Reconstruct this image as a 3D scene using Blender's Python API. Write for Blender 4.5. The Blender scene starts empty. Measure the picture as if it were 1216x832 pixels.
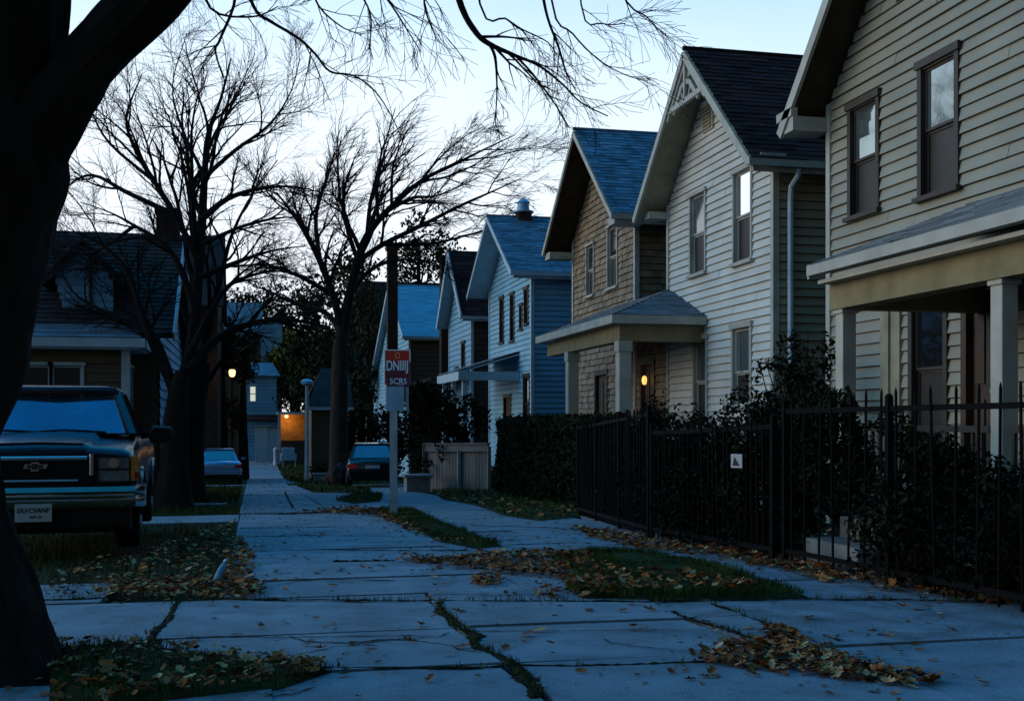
import bpy, math, random
from math import sin, cos, radians as R, pi
from mathutils import Vector as V, noise
random.seed(7)
rnd = random.uniform
SC = bpy.context.scene
COL = SC.collection

# ------------------------------------------------------------------ survey of the site
FPX, YAW, EYE, HOR = 1350.0, R(12.9), 1.2, 500.0
def g(Y):                                             # the street falls gently away from the viewer
    def I(y):
        if y < 7: return 0.0
        if y < 11: return (y-7)**2/8
        return 2+(y-11)
    s = I(Y)
    if Y > 62:
        t = min(Y, 82)-62
        s = I(62)+t-t*t/40
    return -.035*s
def ray(px, py):
    x = (px-608)/FPX
    return V((sin(YAW)+x*cos(YAW), cos(YAW)-x*sin(YAW), (HOR-py)/FPX))
def PD(px, py, d): return V((0, 0, EYE))+ray(px, py)*d
def G(px, py):
    r = ray(px, py); lo, hi = 1.0, 300.0
    for _ in range(50):
        m = (lo+hi)/2
        if EYE+r.z*m > g(r.y*m): lo = m
        else: hi = m
    return V((r.x*lo, r.y*lo, g(r.y*lo)))
def at(X, Y, dz=0): return V((X, Y, g(Y)+dz))

# ------------------------------------------------------------------ materials
def mat(name, col, rough=.8, var=.25, scale=3.0, metal=0.0, spec=.5, bump=0.0, bscale=40.0, island=0.0,
        coat=0.0, emit=None, estr=0.0, var2=None, stretch=None, ior=None, stain=None, speck=0.0):
    m = bpy.data.materials.new(name); m.use_nodes = True
    nt = m.node_tree; N = nt.nodes; L = nt.links
    b = N['Principled BSDF']
    b.inputs['Roughness'].default_value = rough
    b.inputs['Metallic'].default_value = metal
    b.inputs['Specular IOR Level'].default_value = spec
    b.inputs['Coat Weight'].default_value = coat
    if ior: b.inputs['IOR'].default_value = ior
    tc = N.new('ShaderNodeTexCoord'); mp = N.new('ShaderNodeMapping')
    L.new(tc.outputs['Object'], mp.inputs['Vector'])
    if stretch: mp.inputs['Scale'].default_value = stretch
    n1 = N.new('ShaderNodeTexNoise'); n1.inputs['Scale'].default_value = scale
    n1.inputs['Detail'].default_value = 7; n1.inputs['Roughness'].default_value = .5
    L.new(mp.outputs['Vector'], n1.inputs['Vector'])
    cr = N.new('ShaderNodeValToRGB')
    c = V(col)
    c2 = V(var2) if var2 else c*(1+var)
    cr.color_ramp.elements[0].position = .3; cr.color_ramp.elements[1].position = .7
    cr.color_ramp.elements[0].color = (*(c*(1-var)), 1); cr.color_ramp.elements[1].color = (*c2, 1)
    L.new(n1.outputs['Fac'], cr.inputs['Fac'])
    out = cr.outputs['Color']
    if stain:
        n2 = N.new('ShaderNodeTexNoise'); n2.inputs['Scale'].default_value = stain[0]; n2.inputs['Detail'].default_value = 9
        n2.inputs['Roughness'].default_value = .7
        L.new(mp.outputs['Vector'], n2.inputs['Vector'])
        r2 = N.new('ShaderNodeValToRGB'); r2.color_ramp.elements[0].position = stain[1]; r2.color_ramp.elements[1].position = stain[1]+.12
        L.new(n2.outputs['Fac'], r2.inputs['Fac'])
        mx = N.new('ShaderNodeMix'); mx.data_type = 'RGBA'
        L.new(r2.outputs['Color'], mx.inputs['Factor']); L.new(out, mx.inputs['A']); mx.inputs['B'].default_value = (*stain[2], 1)
        out = mx.outputs['Result']
    if speck:
        n4 = N.new('ShaderNodeTexNoise'); n4.inputs['Scale'].default_value = 140; n4.inputs['Detail'].default_value = 3; L.new(mp.outputs['Vector'], n4.inputs['Vector'])
        m4 = N.new('ShaderNodeMapRange'); m4.inputs['From Min'].default_value = .3; m4.inputs['From Max'].default_value = .7; m4.inputs['To Min'].default_value = 1-speck; m4.inputs['To Max'].default_value = 1+speck
        L.new(n4.outputs['Fac'], m4.inputs['Value']); v4 = N.new('ShaderNodeVectorMath'); v4.operation = 'SCALE'
        L.new(out, v4.inputs[0]); L.new(m4.outputs['Result'], v4.inputs['Scale']); out = v4.outputs['Vector']
    if island:
        ge = N.new('ShaderNodeNewGeometry'); mr = N.new('ShaderNodeMapRange')
        mr.inputs['To Min'].default_value = 1-island; mr.inputs['To Max'].default_value = 1+island
        L.new(ge.outputs['Random Per Island'], mr.inputs['Value'])
        vm = N.new('ShaderNodeVectorMath'); vm.operation = 'SCALE'
        L.new(out, vm.inputs[0]); L.new(mr.outputs['Result'], vm.inputs['Scale'])
        out = vm.outputs['Vector']
    L.new(out, b.inputs['Base Color'])
    if bump:
        n3 = N.new('ShaderNodeTexNoise'); n3.inputs['Scale'].default_value = bscale; n3.inputs['Detail'].default_value = 6
        L.new(mp.outputs['Vector'], n3.inputs['Vector'])
        bp = N.new('ShaderNodeBump'); bp.inputs['Strength'].default_value = bump; bp.inputs['Distance'].default_value = .02
        L.new(n3.outputs['Fac'], bp.inputs['Height']); L.new(bp.outputs['Normal'], b.inputs['Normal'])
    if emit:
        b.inputs['Emission Color'].default_value = (*emit, 1); b.inputs['Emission Strength'].default_value = estr
    return m
M = {}
M['soil'] = mat('soil', (.028, .022, .014), .95, .4, 2.5, bump=.6, var2=(.03, .04, .014), spec=.08)
M['lawn'] = mat('lawn', (.02, .03, .009), .95, .4, 3, bump=.6, spec=.08)
M['concrete'] = mat('concrete', (.15, .195, .235), .85, .3, 2.2, bump=.5, bscale=110, stain=(1.7, .53, (.09, .12, .145)), speck=.3)
M['concrete2'] = mat('old_concrete', (.135, .18, .22), .88, .36, 3.0, bump=.6, bscale=80, stain=(3.1, .5, (.085, .105, .12)), speck=.35)
M['grime'] = mat('grime', (.014, .012, .006), 1.0, .5, 14, bump=.9, spec=.1)
M['grass'] = mat('grass', (.03, .058, .01), .7, .35, 2, island=.5, spec=.08)
M['leaf'] = mat('dry_leaf', (.2, .05, .013), .8, .5, 5, island=.85, var2=(.36, .115, .03), spec=.08)
M['leafpale'] = mat('pale_leaf', (.42, .24, .11), .7, .4, 5, island=.5, spec=.08)
M['bark'] = mat('bark', (.022, .017, .013), .95, .4, 8, bump=.9, bscale=25, stretch=(1, 1, .25), spec=.08)
M['bark2'] = mat('grey_bark', (.04, .033, .027), .95, .4, 8, bump=.9, bscale=25, stretch=(1, 1, .25), spec=.08)
M['twig'] = mat('twig', (.016, .014, .014), .9, .2, 8, spec=.08)
M['hedge'] = mat('hedge_leaf', (.013, .024, .007), .8, .4, 2, island=.5, spec=.08)
M['ivy'] = mat('ivy_leaf', (.005, .0065, .0025), .8, .4, 2, island=.6, spec=.08)
M['shrub'] = mat('shrub_leaf', (.01, .015, .005), .75, .4, 2, island=.6, spec=.08)
M['olive'] = mat('olive_leaf', (.11, .105, .016), .7, .4, 1, island=.6, spec=.08)
M['dkgreen'] = mat('evergreen', (.028, .036, .012), .7, .4, 1, island=.6, spec=.08)
M['brownleaf'] = mat('brown_leaf', (.05, .035, .014), .7, .4, 1, island=.6, spec=.08)
def paint(name, c, **k): return mat(name, c, .62, .12, 1.2, bump=.12, bscale=30, island=.07, **k)
M['sid_grey'] = paint('grey_white_siding', (.29, .275, .21), stain=(1.5, .62, (.22, .2, .14)))
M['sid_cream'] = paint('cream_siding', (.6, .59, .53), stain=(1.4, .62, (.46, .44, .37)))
M['sid_cream_shade'] = paint('shaded_cream_siding', (.34, .30, .19))  # shaded copy of the cream siding: dim side light put into the colour
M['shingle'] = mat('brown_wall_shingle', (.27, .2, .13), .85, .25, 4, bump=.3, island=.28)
M['shingle_shade'] = mat('shaded_wall_shingle', (.2, .145, .085), .85, .25, 4, bump=.3, island=.25)  # same shingle, with the side wall's shade put into its colour
M['sid_blue'] = paint('pale_blue_siding', (.18, .42, .58), stain=(1.6, .68, (.2, .31, .4)))
M['sid_blue2'] = paint('blue_siding', (.15, .37, .56))
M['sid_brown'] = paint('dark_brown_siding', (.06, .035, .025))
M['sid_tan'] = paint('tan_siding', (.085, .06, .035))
M['sid_dark'] = paint('dark_siding', (.05, .05, .05))
M['trim'] = mat('cream_trim', (.42, .41, .35), .6, .18, 3, bump=.15, stain=(4, .68, (.26, .23, .17)))
M['trimy'] = mat('yellowed_trim', (.25, .21, .115), .75, .2, 3, bump=.15, stain=(4, .62, (.14, .115, .06)), spec=.2)
M['trimb'] = mat('blue_white_trim', (.38, .5, .58), .6, .15, 3)
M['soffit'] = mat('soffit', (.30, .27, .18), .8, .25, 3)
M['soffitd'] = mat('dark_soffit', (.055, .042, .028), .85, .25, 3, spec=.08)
M['shade_dark'] = mat('shadow_gap', (.02, .017, .013), .95, .2, 5, spec=.08)  # near-black backing: shade in board gaps and interiors is put into its colour
M['roof_dark'] = mat('dark_shingle', (.05, .022, .02), .85, .25, 2, island=.4, bump=.4, bscale=60, spec=.08)
M['roof_grey'] = mat('grey_shingle', (.15, .19, .22), .7, .22, 2, island=.3, bump=.4, bscale=60)
M['roof_blue'] = mat('blue_shingle', (.09, .18, .26), .75, .3, 2.5, island=.4, bump=.4, bscale=60)
M['roof_pale'] = mat('pale_blue_roof', (.09, .34, .5), .7, .15, 1, island=.12, bump=.3)
M['roof_brown'] = mat('brown_roof', (.05, .042, .042), .9, .35, 1.2, island=.35, bump=.4, spec=.08)
M['glass'] = mat('window_glass', (.012, .014, .016), .04, .1, 3, spec=.9, ior=2.1)
M['skyglass'] = mat('sky_reflecting_glass', (.93, .94, .95), .03, .02, 2, metal=.95)
M['treeglass'] = mat('old_wavy_glass', (.34, .4, .4), .04, .1, 2, metal=.8, bump=.06, bscale=3)
M['curtain'] = mat('curtain_glass', (.1, .12, .13), .07, .3, 2, spec=.9, ior=1.9, stretch=(1, 6, .4))
M['screen'] = mat('insect_screen', (.014, .014, .014), .5, .25, 4)
M['darkwood'] = mat('dark_door', (.045, .026, .016), .6, .3, 5)
M['frame_dk'] = mat('dark_frame', (.032, .022, .016), .6, .25, 5)
M['brick'] = mat('dark_brick', (.06, .034, .025), .9, .35, 9, bump=.5, spec=.08)
M['metalcap'] = mat('zinc_cap', (.2, .4, .55), .5, .2, 4, metal=.2)
M['iron'] = mat('black_iron', (.003, .0026, .0024), .9, .3, 20, spec=.15)
M['navy'] = mat('navy_paint', (.004, .008, .02), .24, .1, 3, spec=.3, coat=.12)
M['silver'] = mat('silver_blue_paint', (.22, .32, .5), .3, .08, 3, metal=.5, coat=.8)
M['black_paint'] = mat('black_paint', (.012, .010, .010), .25, .1, 3, coat=1.0)
M['chrome'] = mat('chrome', (.62, .64, .66), .16, .1, 6, metal=1.0)
M['rubber'] = mat('rubber', (.012, .012, .012), .85, .2, 9, spec=.08)
M['plastic'] = mat('black_plastic', (.008, .008, .009), .6, .2, 9, spec=.15)
M['carglass'] = mat('windscreen', (.2, .33, .42), .06, .1, 2, metal=.75)
M['clearglass'] = mat('clear_windscreen', (.1, .22, .32), .05, .15, 2, metal=.8)
M['clearglass'].node_tree.nodes['Principled BSDF'].inputs['Alpha'].default_value = .5
M['lens'] = mat('headlight_lens', (.12, .14, .14), .25, .35, 25, spec=.8)
M['amber'] = mat('amber_lens', (.85, .24, .02), .3, .3, 15)
M['redlens'] = mat('red_lens', (.42, .012, .012), .25, .2, 15)
M['redtail'] = mat('lit_red_lens', (.5, .02, .015), .25, .2, 15, emit=(1, .06, .03), estr=.02)
M['plate'] = mat('plate_white', (.42, .46, .47), .6, .1, 4)
M['ink'] = mat('black_ink', (.012, .014, .02), .7, .1, 4)
M['signred'] = mat('sign_red', (.5, .022, .015), .5, .15, 8)
M['signdred'] = mat('sign_dark_red', (.11, .012, .015), .5, .15, 8)
M['signnavy'] = mat('sign_navy', (.015, .03, .11), .5, .15, 8)
M['signorange'] = mat('sign_orange', (.85, .3, .06), .5, .1, 8)
M['signwhite'] = mat('sign_white', (.85, .86, .9), .5, .1, 8)
M['galv'] = mat('galvanised_steel', (.3, .38, .42), .5, .25, 6, metal=.3)
M['paleblue'] = mat('pale_blue_paint', (.2, .38, .5), .6, .2, 4)
M['oldplastic'] = mat('dull_blue_plastic', (.11, .18, .23), .6, .3, 12)
M['oldwood'] = mat('weathered_wood', (.14, .15, .15), .85, .3, 3, bump=.4, island=.25, stretch=(1, 1, .2))
M['stone'] = mat('pale_stone', (.2, .22, .22), .85, .25, 5, bump=.4)
M['ochrewall'] = mat('ochre_plaster', (.5, .22, .04), .8, .25, 3)
M['lampglow'] = mat('lamp_glass', (.8, .6, .3), .4, .1, 9, emit=(1, .62, .22), estr=1.8)
M['porchglow'] = mat('porch_lamp_glass', (.8, .5, .2), .4, .1, 9, emit=(1, .5, .12), estr=1.0)
M['litwin'] = mat('lit_window', (.6, .55, .4), .4, .1, 9, emit=(.85, .88, .75), estr=.45)
M['bag'] = mat('black_bag', (.008, .008, .009), .6, .2, 5, spec=.08)

# ------------------------------------------------------------------ mesh helpers
class MB:
    def __init__(s): s.v = []; s.f = []
    def add(s, vs, fs):
        o = len(s.v); s.v += [tuple(p) for p in vs]; s.f += [tuple(i+o for i in f) for f in fs]
    def hexa(s, p): s.add(p, [(0, 3, 2, 1), (4, 5, 6, 7), (0, 1, 5, 4), (1, 2, 6, 5), (2, 3, 7, 6), (3, 0, 4, 7)])
    def box(s, x0, x1, y0, y1, z0, z1):
        s.hexa([(x0, y0, z0), (x1, y0, z0), (x1, y1, z0), (x0, y1, z0), (x0, y0, z1), (x1, y0, z1), (x1, y1, z1), (x0, y1, z1)])
    def fbox(s, F, u0, u1, v0, v1, z0, z1):
        s.hexa([F(u0, v0, z0), F(u1, v0, z0), F(u1, v1, z0), F(u0, v1, z0), F(u0, v0, z1), F(u1, v0, z1), F(u1, v1, z1), F(u0, v1, z1)])
    def quad(s, *p): s.add(p, [tuple(range(len(p)))])
    def slab(s, pts, t):                              # polygon thickened along t (a vector)
        n = len(pts); t = V(t); P = [V(p) for p in pts]
        s.add(P+[p+t for p in P], [tuple(range(n)), tuple(range(2*n-1, n-1, -1))]+[(i, (i+1) % n, n+(i+1) % n, n+i) for i in range(n)])
    def beam(s, a, b, w, h):
        a, b = V(a), V(b); d = (b-a).normalized()
        x = d.cross(V((0, 0, 1)))
        if x.length < 1e-3: x = V((1, 0, 0))
        x.normalize(); y = x.cross(d); x *= w/2; y *= h/2
        s.hexa([a-x-y, a+x-y, a+x+y, a-x+y, b-x-y, b+x-y, b+x+y, b-x+y])
    def tube(s, pts, rs, n=6, cap=True, rough=0.0):
        P = [V(p) for p in pts]; o = len(s.v); k = len(P)
        ref = V((.31, .52, .79))
        for i, p in enumerate(P):
            d = (P[min(i+1, k-1)]-P[max(i-1, 0)])
            if d.length < 1e-6: d = V((0, 0, 1))
            d.normalize(); x = d.cross(ref)
            if x.length < .05: x = d.cross(V((1, 0, 0)))
            x.normalize(); y = d.cross(x)
            for j in range(n):
                t = 2*pi*j/n; k_ = 1+(rough*(abs(noise.noise(V((cos(t)*5, sin(t)*5, p.z*1.3))))*2-.4+.5*noise.noise(V((cos(t)*14, sin(t)*14, p.z*5)))) if rough else 0)
                s.v.append(tuple(p+(x*cos(t)+y*sin(t))*rs[i]*k_))
        for i in range(k-1):
            for j in range(n):
                s.f.append((o+i*n+j, o+i*n+(j+1) % n, o+(i+1)*n+(j+1) % n, o+(i+1)*n+j))
        if cap: s.f.append(tuple(o+j for j in range(n))[::-1]); s.f.append(tuple(o+(k-1)*n+j for j in range(n)))
    def lathe(s, c, prof, n=12, axis='z'):            # prof: (radius, height)
        o = len(s.v); c = V(c)
        for r, h in prof:
            for j in range(n):
                t = 2*pi*j/n
                q = {'z': (r*cos(t), r*sin(t), h), 'x': (h, r*cos(t), r*sin(t)), 'y': (r*cos(t), h, r*sin(t))}[axis]
                s.v.append(tuple(c+V(q)))
        for i in range(len(prof)-1):
            for j in range(n): s.f.append((o+i*n+j, o+i*n+(j+1) % n, o+(i+1)*n+(j+1) % n, o+(i+1)*n+j))
        s.f.append(tuple(o+j for j in range(n))[::-1]); s.f.append(tuple(o+(len(prof)-1)*n+j for j in range(n)))
    def loft(s, rings):
        o = len(s.v); n = len(rings[0])
        for r in rings: s.v += [tuple(p) for p in r]
        for i in range(len(rings)-1):
            for j in range(n): s.f.append((o+i*n+j, o+i*n+(j+1) % n, o+(i+1)*n+(j+1) % n, o+(i+1)*n+j))
        s.f.append(tuple(o+j for j in range(n))[::-1]); s.f.append(tuple(o+(len(rings)-1)*n+j for j in range(n)))
    def xform(s, fn): s.v = [tuple(fn(V(p))) for p in s.v]; return s
    def build(s, name, m, parent=None, smooth=False, bevel=0, loc=None, local=False):
        me = bpy.data.meshes.new(name)
        off = V((0, 0, 0))
        if parent is not None:
            r = parent
            while r.parent: r = r.parent
            if r.type == 'EMPTY': off = r.location.copy()
            elif r.get('base'): off = V(r['base'])
        elif loc is not None: off = V(loc)
        if local: off = V((0, 0, 0))
        me.from_pydata([tuple(V(p)-off) for p in s.v], [], s.f)
        me.materials.append(m); me.update()
        o = bpy.data.objects.new(name, me); COL.objects.link(o)
        if parent is not None: o.parent = parent
        elif loc is not None: o.location = V(loc); o['base'] = list(loc)
        if smooth:
            me.polygons.foreach_set('use_smooth', [True]*len(me.polygons))
            try: me.set_sharp_from_angle(angle=R(38))
            except Exception: pass
        if bevel:
            b = o.modifiers.new('bevel', 'BEVEL'); b.width = bevel; b.segments = 2; b.limit_method = 'ANGLE'
        return o
def tag(o, label, cat, group=None):
    o['label'] = label; o['category'] = cat
    if group: o['group'] = group
    return o
def thing(name, label, cat, loc, group=None):
    o = bpy.data.objects.new(name, None); COL.objects.link(o); o.location = V(loc); o.empty_display_size = .3
    return tag(o, label, cat, group)
def struct(o, kind='structure'): o['kind'] = kind; return o
def text(s, size, F, m, parent, name, ext=.004, bold=0, sx=1.0):
    c = bpy.data.curves.new('lettering', 'FONT'); c.body = s; c.size = size; c.align_x = 'CENTER'; c.align_y = 'CENTER'
    c.offset = bold; c.extrude = ext/2
    t = bpy.data.objects.new('lettering', c); COL.objects.link(t)
    bpy.context.view_layer.update()
    me = bpy.data.meshes.new_from_object(t.evaluated_get(bpy.context.evaluated_depsgraph_get()))
    mb = MB(); mb.add([F(v.co.x*sx, v.co.z, v.co.y) for v in me.vertices], [tuple(p.vertices) for p in me.polygons])
    bpy.data.objects.remove(t); bpy.data.curves.remove(c); bpy.data.meshes.remove(me)
    return mb.build(name, m, parent)

# lapped courses over a plane: clapboard, wall shingles and roof shingles alike
def courses(mb, P, ulo, uhi, w0, w1, h, lip, gap=.0, split=0, holes=(), jit=.0, backs=None):
    w = w0
    while w < w1-.01:
        hh = min(h, w1-w); wm = w+hh*.5
        a, b = ulo(wm), uhi(wm)
        if b-a > .05:
            cuts = [a, b]
            if split:
                x = a+rnd(.2, 1)*split
                while x < b-split*.2: cuts.insert(-1, x); x += split*rnd(.7, 1.3)
            for i in range(len(cuts)-1):
                s0, s1 = cuts[i], cuts[i+1]
                dv = rnd(-1, 1)*jit; dz = rnd(-1, 1)*jit*.6
                top = w+hh*(1-gap)
                zs = [w, top]+[z for q in holes for z in (q[2], q[3]) if w+.002 < z < top-.002]
                zs = sorted(set(zs))
                for k in range(len(zs)-1):
                    za, zb = zs[k], zs[k+1]
                    iv = [(s0, s1)]
                    for q in holes:
                        if q[2] < zb-.001 and q[3] > za+.001:
                            nv = []
                            for (c, d) in iv:
                                if q[1] <= c or q[0] >= d: nv.append((c, d)); continue
                                if q[0] > c: nv.append((c, q[0]))
                                if q[1] < d: nv.append((q[1], d))
                            iv = nv
                    for (c, d) in iv:
                        if d-c < .004: continue
                        va = lip*(1-(za-w)/hh)+dv+.004; vb = lip*(1-(zb-w)/hh)+dv+.004
                        ddz = dz if k == 0 else 0
                        p = [P(c, va, za+ddz), P(d, va, za+ddz), P(d, vb, zb), P(c, vb, zb)]
                        if k == 0:
                            p += [P(c, -.004, za+ddz), P(d, -.004, za+ddz)]
                            mb.add(p, [(0, 1, 2, 3), (4, 5, 1, 0)])
                        else: mb.add(p, [(0, 1, 2, 3)])
        w += hh
def frontF(X0): return lambda u, v, z: V((X0-v, u, z))
def sideF(Y0): return lambda u, v, z: V((u, Y0-v, z))
def eastF(X0): return lambda u, v, z: V((X0+v, u, z))

def window(F, u0, u1, z0, z1, par, trim, rail=.5, case=.08, glass='glass', low='screen', deep=.07, name='window', proud=.05):
    mb = MB(); c = case
    mb.fbox(F, u0-c, u0, -deep, proud, z0-.02, z1+c*.2); mb.fbox(F, u1, u1+c, -deep, proud, z0-.02, z1+c*.2)
    mb.fbox(F, u0-c-.03, u1+c+.03, -deep, proud+.025, z1+c*.2, z1+c*1.4)
    zm = z0+(z1-z0)*rail; s = .035
    for (za, zb, v) in ((z0, zm, -deep), (zm, z1, -deep+.03)):
        mb.fbox(F, u0, u0+s, v, v+.03, za+s, zb-s); mb.fbox(F, u1-s, u1, v, v+.03, za+s, zb-s)
        mb.fbox(F, u0, u1, v, v+.03, za, za+s); mb.fbox(F, u0, u1, v, v+.03, zb-s, zb)
    o = mb.build(name, M[trim], par)
    p = MB(); v = -deep+.04; p.fbox(F, u0+s, u1-s, v, v+.006, zm+s, z1-s); p.build('pane', M[glass], o)
    p = MB(); v = -deep+.008; p.fbox(F, u0+s, u1-s, v, v+.006, z0+s, zm-s); p.build('pane', M[low], o)
    p = MB(); p.fbox(F, u0-c-.04, u1+c+.04, -deep, proud+.05, z0-.08, z0-.022); p.build('sill', M[trim], o)
    return o
def door(F, u0, u1, z0, z1, par, trim='trim', dm='darkwood'):
    mb = MB()
    mb.fbox(F, u0-.1, u0, -.06, .05, z0, z1); mb.fbox(F, u1, u1+.1, -.06, .05, z0, z1); mb.fbox(F, u0-.1, u1+.1, -.06, .055, z1, z1+.13)
    mb.fbox(F, u0, u1, -.06, -.045, z0, z1)
    w = u1-u0; h = z1-z0
    for (a, b) in ((.12, .46), (.54, .88)):
        for (c, d) in ((.08, .42), (.5, .93)): mb.fbox(F, u0+w*a, u0+w*b, -.045, -.025, z0+h*c, z0+h*d)
    o = mb.build('door', M[dm], par)
    k = MB(); k.lathe(F(u0+.09, .0, z0+h*.46), [(.02, -.04), (.03, -.01), (.03, .01), (.02, .03)], 8); k.build('handle', M['galv'], o)
    return o

def gable_house(name, label, X0, Yn, Yf, zb, zw, zr, L, Yr=None, ohf=.6, ohs=.35, front='sid_grey', side='sid_grey', roof='roof_dark',
                trim='trim', soffit='soffit', wins=(), sidewins=(), course=.2, split=2.6, jit=.003, zwf=None, rsplit=.32, detail=True,
                trimw=.16, group='houses along the right side of the street', cat='house', doors=(), gutter=True):
    Yr = Yr if Yr is not None else (Yn+Yf)/2
    zwf = zwf if zwf is not None else zw
    h = thing(name, label, cat, (X0, (Yn+Yf)/2, zb), group)
    sn = (zr-zw)/(Yr-Yn); sf = (zr-zwf)/(Yf-Yr)
    F = frontF(X0); S = sideF(Yn)
    holes = [(w[0], w[1], w[2], w[3]) for w in wins]+[(d[0], d[1], d[2], d[3]) for d in doors]
    sh = [(w[0], w[1], w[2], w[3]) for w in sidewins]
    ulo = lambda z: Yn if z < zw else Yn+(z-zw)/sn
    uhi = lambda z: Yf if z < zwf else Yf-(z-zwf)/sf
    mb = MB(); courses(mb, F, ulo, uhi, zb-.3, zr-.05, course, .034, .06, split, holes, jit)
    mb.build('wall', M[front], h)
    mb = MB(); courses(mb, S, lambda z: X0+.0, lambda z: X0+L, zb-.3, zw, course, .034, .06, split, sh, jit)
    mb.build('wall', M[side], h)
    mb = MB(); i = .1                                    # body behind the cladding, with window recesses
    B = [(X0+i, Yn+i, zb-.3), (X0+i, Yf-i, zb-.3), (X0+i, Yf-i, zwf-i), (X0+i, Yr, zr-.2), (X0+i, Yn+i, zw-i)]
    mb.slab(B, (L-i, 0, 0))
    # thin backing right behind the boards, cut at the openings
    def back(Pf, lo, hi, a, b, hl):
        zs = sorted({a, b}|{z for q in hl for z in (q[2], q[3])}|({zw} if a < zw < b else set()))
        for za, zc in zip(zs[:-1], zs[1:]):
            zm = (za+zc)/2; iv = [(lo(za), hi(za), lo(zc), hi(zc))] if not any(q[2] < zm < q[3] for q in hl) else None
            if iv: mb.quad(Pf(iv[0][0], -.005, za), Pf(iv[0][1], -.005, za), Pf(iv[0][3], -.005, zc), Pf(iv[0][2], -.005, zc))
            else:
                cs = [lo(zm)]+sorted(x for q in hl if q[2] < zm < q[3] for x in (q[0], q[1]))+[hi(zm)]
                for k in range(0, len(cs), 2):
                    if cs[k+1]-cs[k] > .01: mb.quad(Pf(cs[k], -.005, za), Pf(cs[k+1], -.005, za), Pf(cs[k+1], -.005, zc), Pf(cs[k], -.005, zc))
    back(F, ulo, uhi, zb-.3, zr-.06, holes); back(S, lambda z: X0, lambda z: X0+L, zb-.3, zw, sh)
    mb.build('sheathing', M['shade_dark'], h)
    for y, v in ((Yn, 1), (Yf, -1)):                     # corner boards
        mb = MB(); mb.box(X0-.05, X0+.06, y-.05 if v > 0 else y-.06, y+.06 if v > 0 else y+.05, zb-.3, (zw if v > 0 else zwf)-.02)
        mb.build('corner_board', M[trim], h)
    for w in wins: window(F, *w[:4], h, w[4] if len(w) > 4 else trim, **(w[5] if len(w) > 5 else {}))
    for w in sidewins: window(S, *w[:4], h, w[4] if len(w) > 4 else trim, **(w[5] if len(w) > 5 else {}))
    for d in doors: door(F, *d[:4], h)
    # roof
    T = .1; XA, XB = X0-ohf, X0+L+.3
    en, ef = Yn-ohs, Yf+ohs; zen, zef = zw-ohs*sn+.05, zwf-ohs*sf+.05; zR = zr+.05
    def plane(ye, ze, sgn):
        D = V((0, Yr-ye, zR-ze)); ln = D.length; D /= ln
        n = V((0, -D.z*sgn, D.y*sgn)) if True else None
        if n.z < 0: n = -n
        return (lambda u, v, w: V((u, ye, ze))+D*w+n*(v+T)), ln, n
    mb = MB(); sb = MB()
    for ye, ze, sg in ((en, zen, 1), (ef, zef, -1)):
        P, ln, n = plane(ye, ze, sg)
        courses(mb, P, lambda w: XA-.03, lambda w: XB, -.03, ln, .15 if detail else .3, .012, 0, rsplit, (), .005)
        sb.slab([(XA, ye, ze), (XB, ye, ze), (XB, Yr, zR), (XA, Yr, zR)], n*(T-.004))
    mb.tube([(XA-.04, Yr, zR+T+.02), (XB, Yr, zR+T+.02)], [.05, .05], 6)
    r = mb.build('roof', M[roof], h)
    sb.build('soffit', M[soffit], r)
    for ye, ze in ((en, zen), (ef, zef)):
        rb = MB(); rb.beam((XA-.025, ye-.0, ze+.0), (XA-.025, Yr, zR+.0), .05, trimw+.1)
        rb.build('rake_board', M[trim], r)
    for ye, ze, sg in ((en, zen, -1), (ef, zef, 1)):
        gb = MB(); gb.box(XA-.06, XB, ye-.09 if sg < 0 else ye+.01, ye-.01 if sg < 0 else ye+.09, ze-.06, ze+.07)
        gb.box(XA+.05, XB, ye, ye+.03, ze-.14, ze-.06)
        gb.build('gutter', M[trim], r)
        return h, F, S

# ------------------------------------------------------------------ ground, paving
def px_poly(pts): return [G(*p) for p in pts]
def inside(x, y, poly):
    c = False; n = len(poly)
    for i in range(n):
        a, b = poly[i], poly[(i+1) % n]
        if (a.y > y) != (b.y > y) and x < (b.x-a.x)*(y-a.y)/(b.y-a.y)+a.x: c = not c
    return c
def scatter(poly, n):
    x0, x1 = min(p.x for p in poly), max(p.x for p in poly); y0, y1 = min(p.y for p in poly), max(p.y for p in poly)
    out = []
    for _ in range(n*30):
        x, y = rnd(x0, x1), rnd(y0, y1)
        if inside(x, y, poly):
            out.append((x, y))
            if len(out) >= n: break
    return out
def ngd(x, y, s=1.0): return noise.noise(V((x*s, y*s, 3.1)))

mb = MB()
xs = [-400, -150, -60, -30, -18]+[-12+.6*i for i in range(41)]+[15, 22, 40, 80, 160, 400]
ys = [-120, -40, -12, -4, 0]+[2+.6*i for i in range(60)]+[38+2*i for i in range(36)]+[115, 140, 190, 270, 400, 700]
for y in ys:
    for x in xs:
        far = -.04 if abs(x) < 14 and y < 110 else -.05
        mb.v.append((x, y, g(y)+far+.012*ngd(x, y, 1.7)))
nx = len(xs)
for j in range(len(ys)-1):
    for i in range(nx-1): mb.f.append((j*nx+i, j*nx+i+1, (j+1)*nx+i+1, (j+1)*nx+i))
struct(mb.build('ground', M['soil'], smooth=True))

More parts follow.
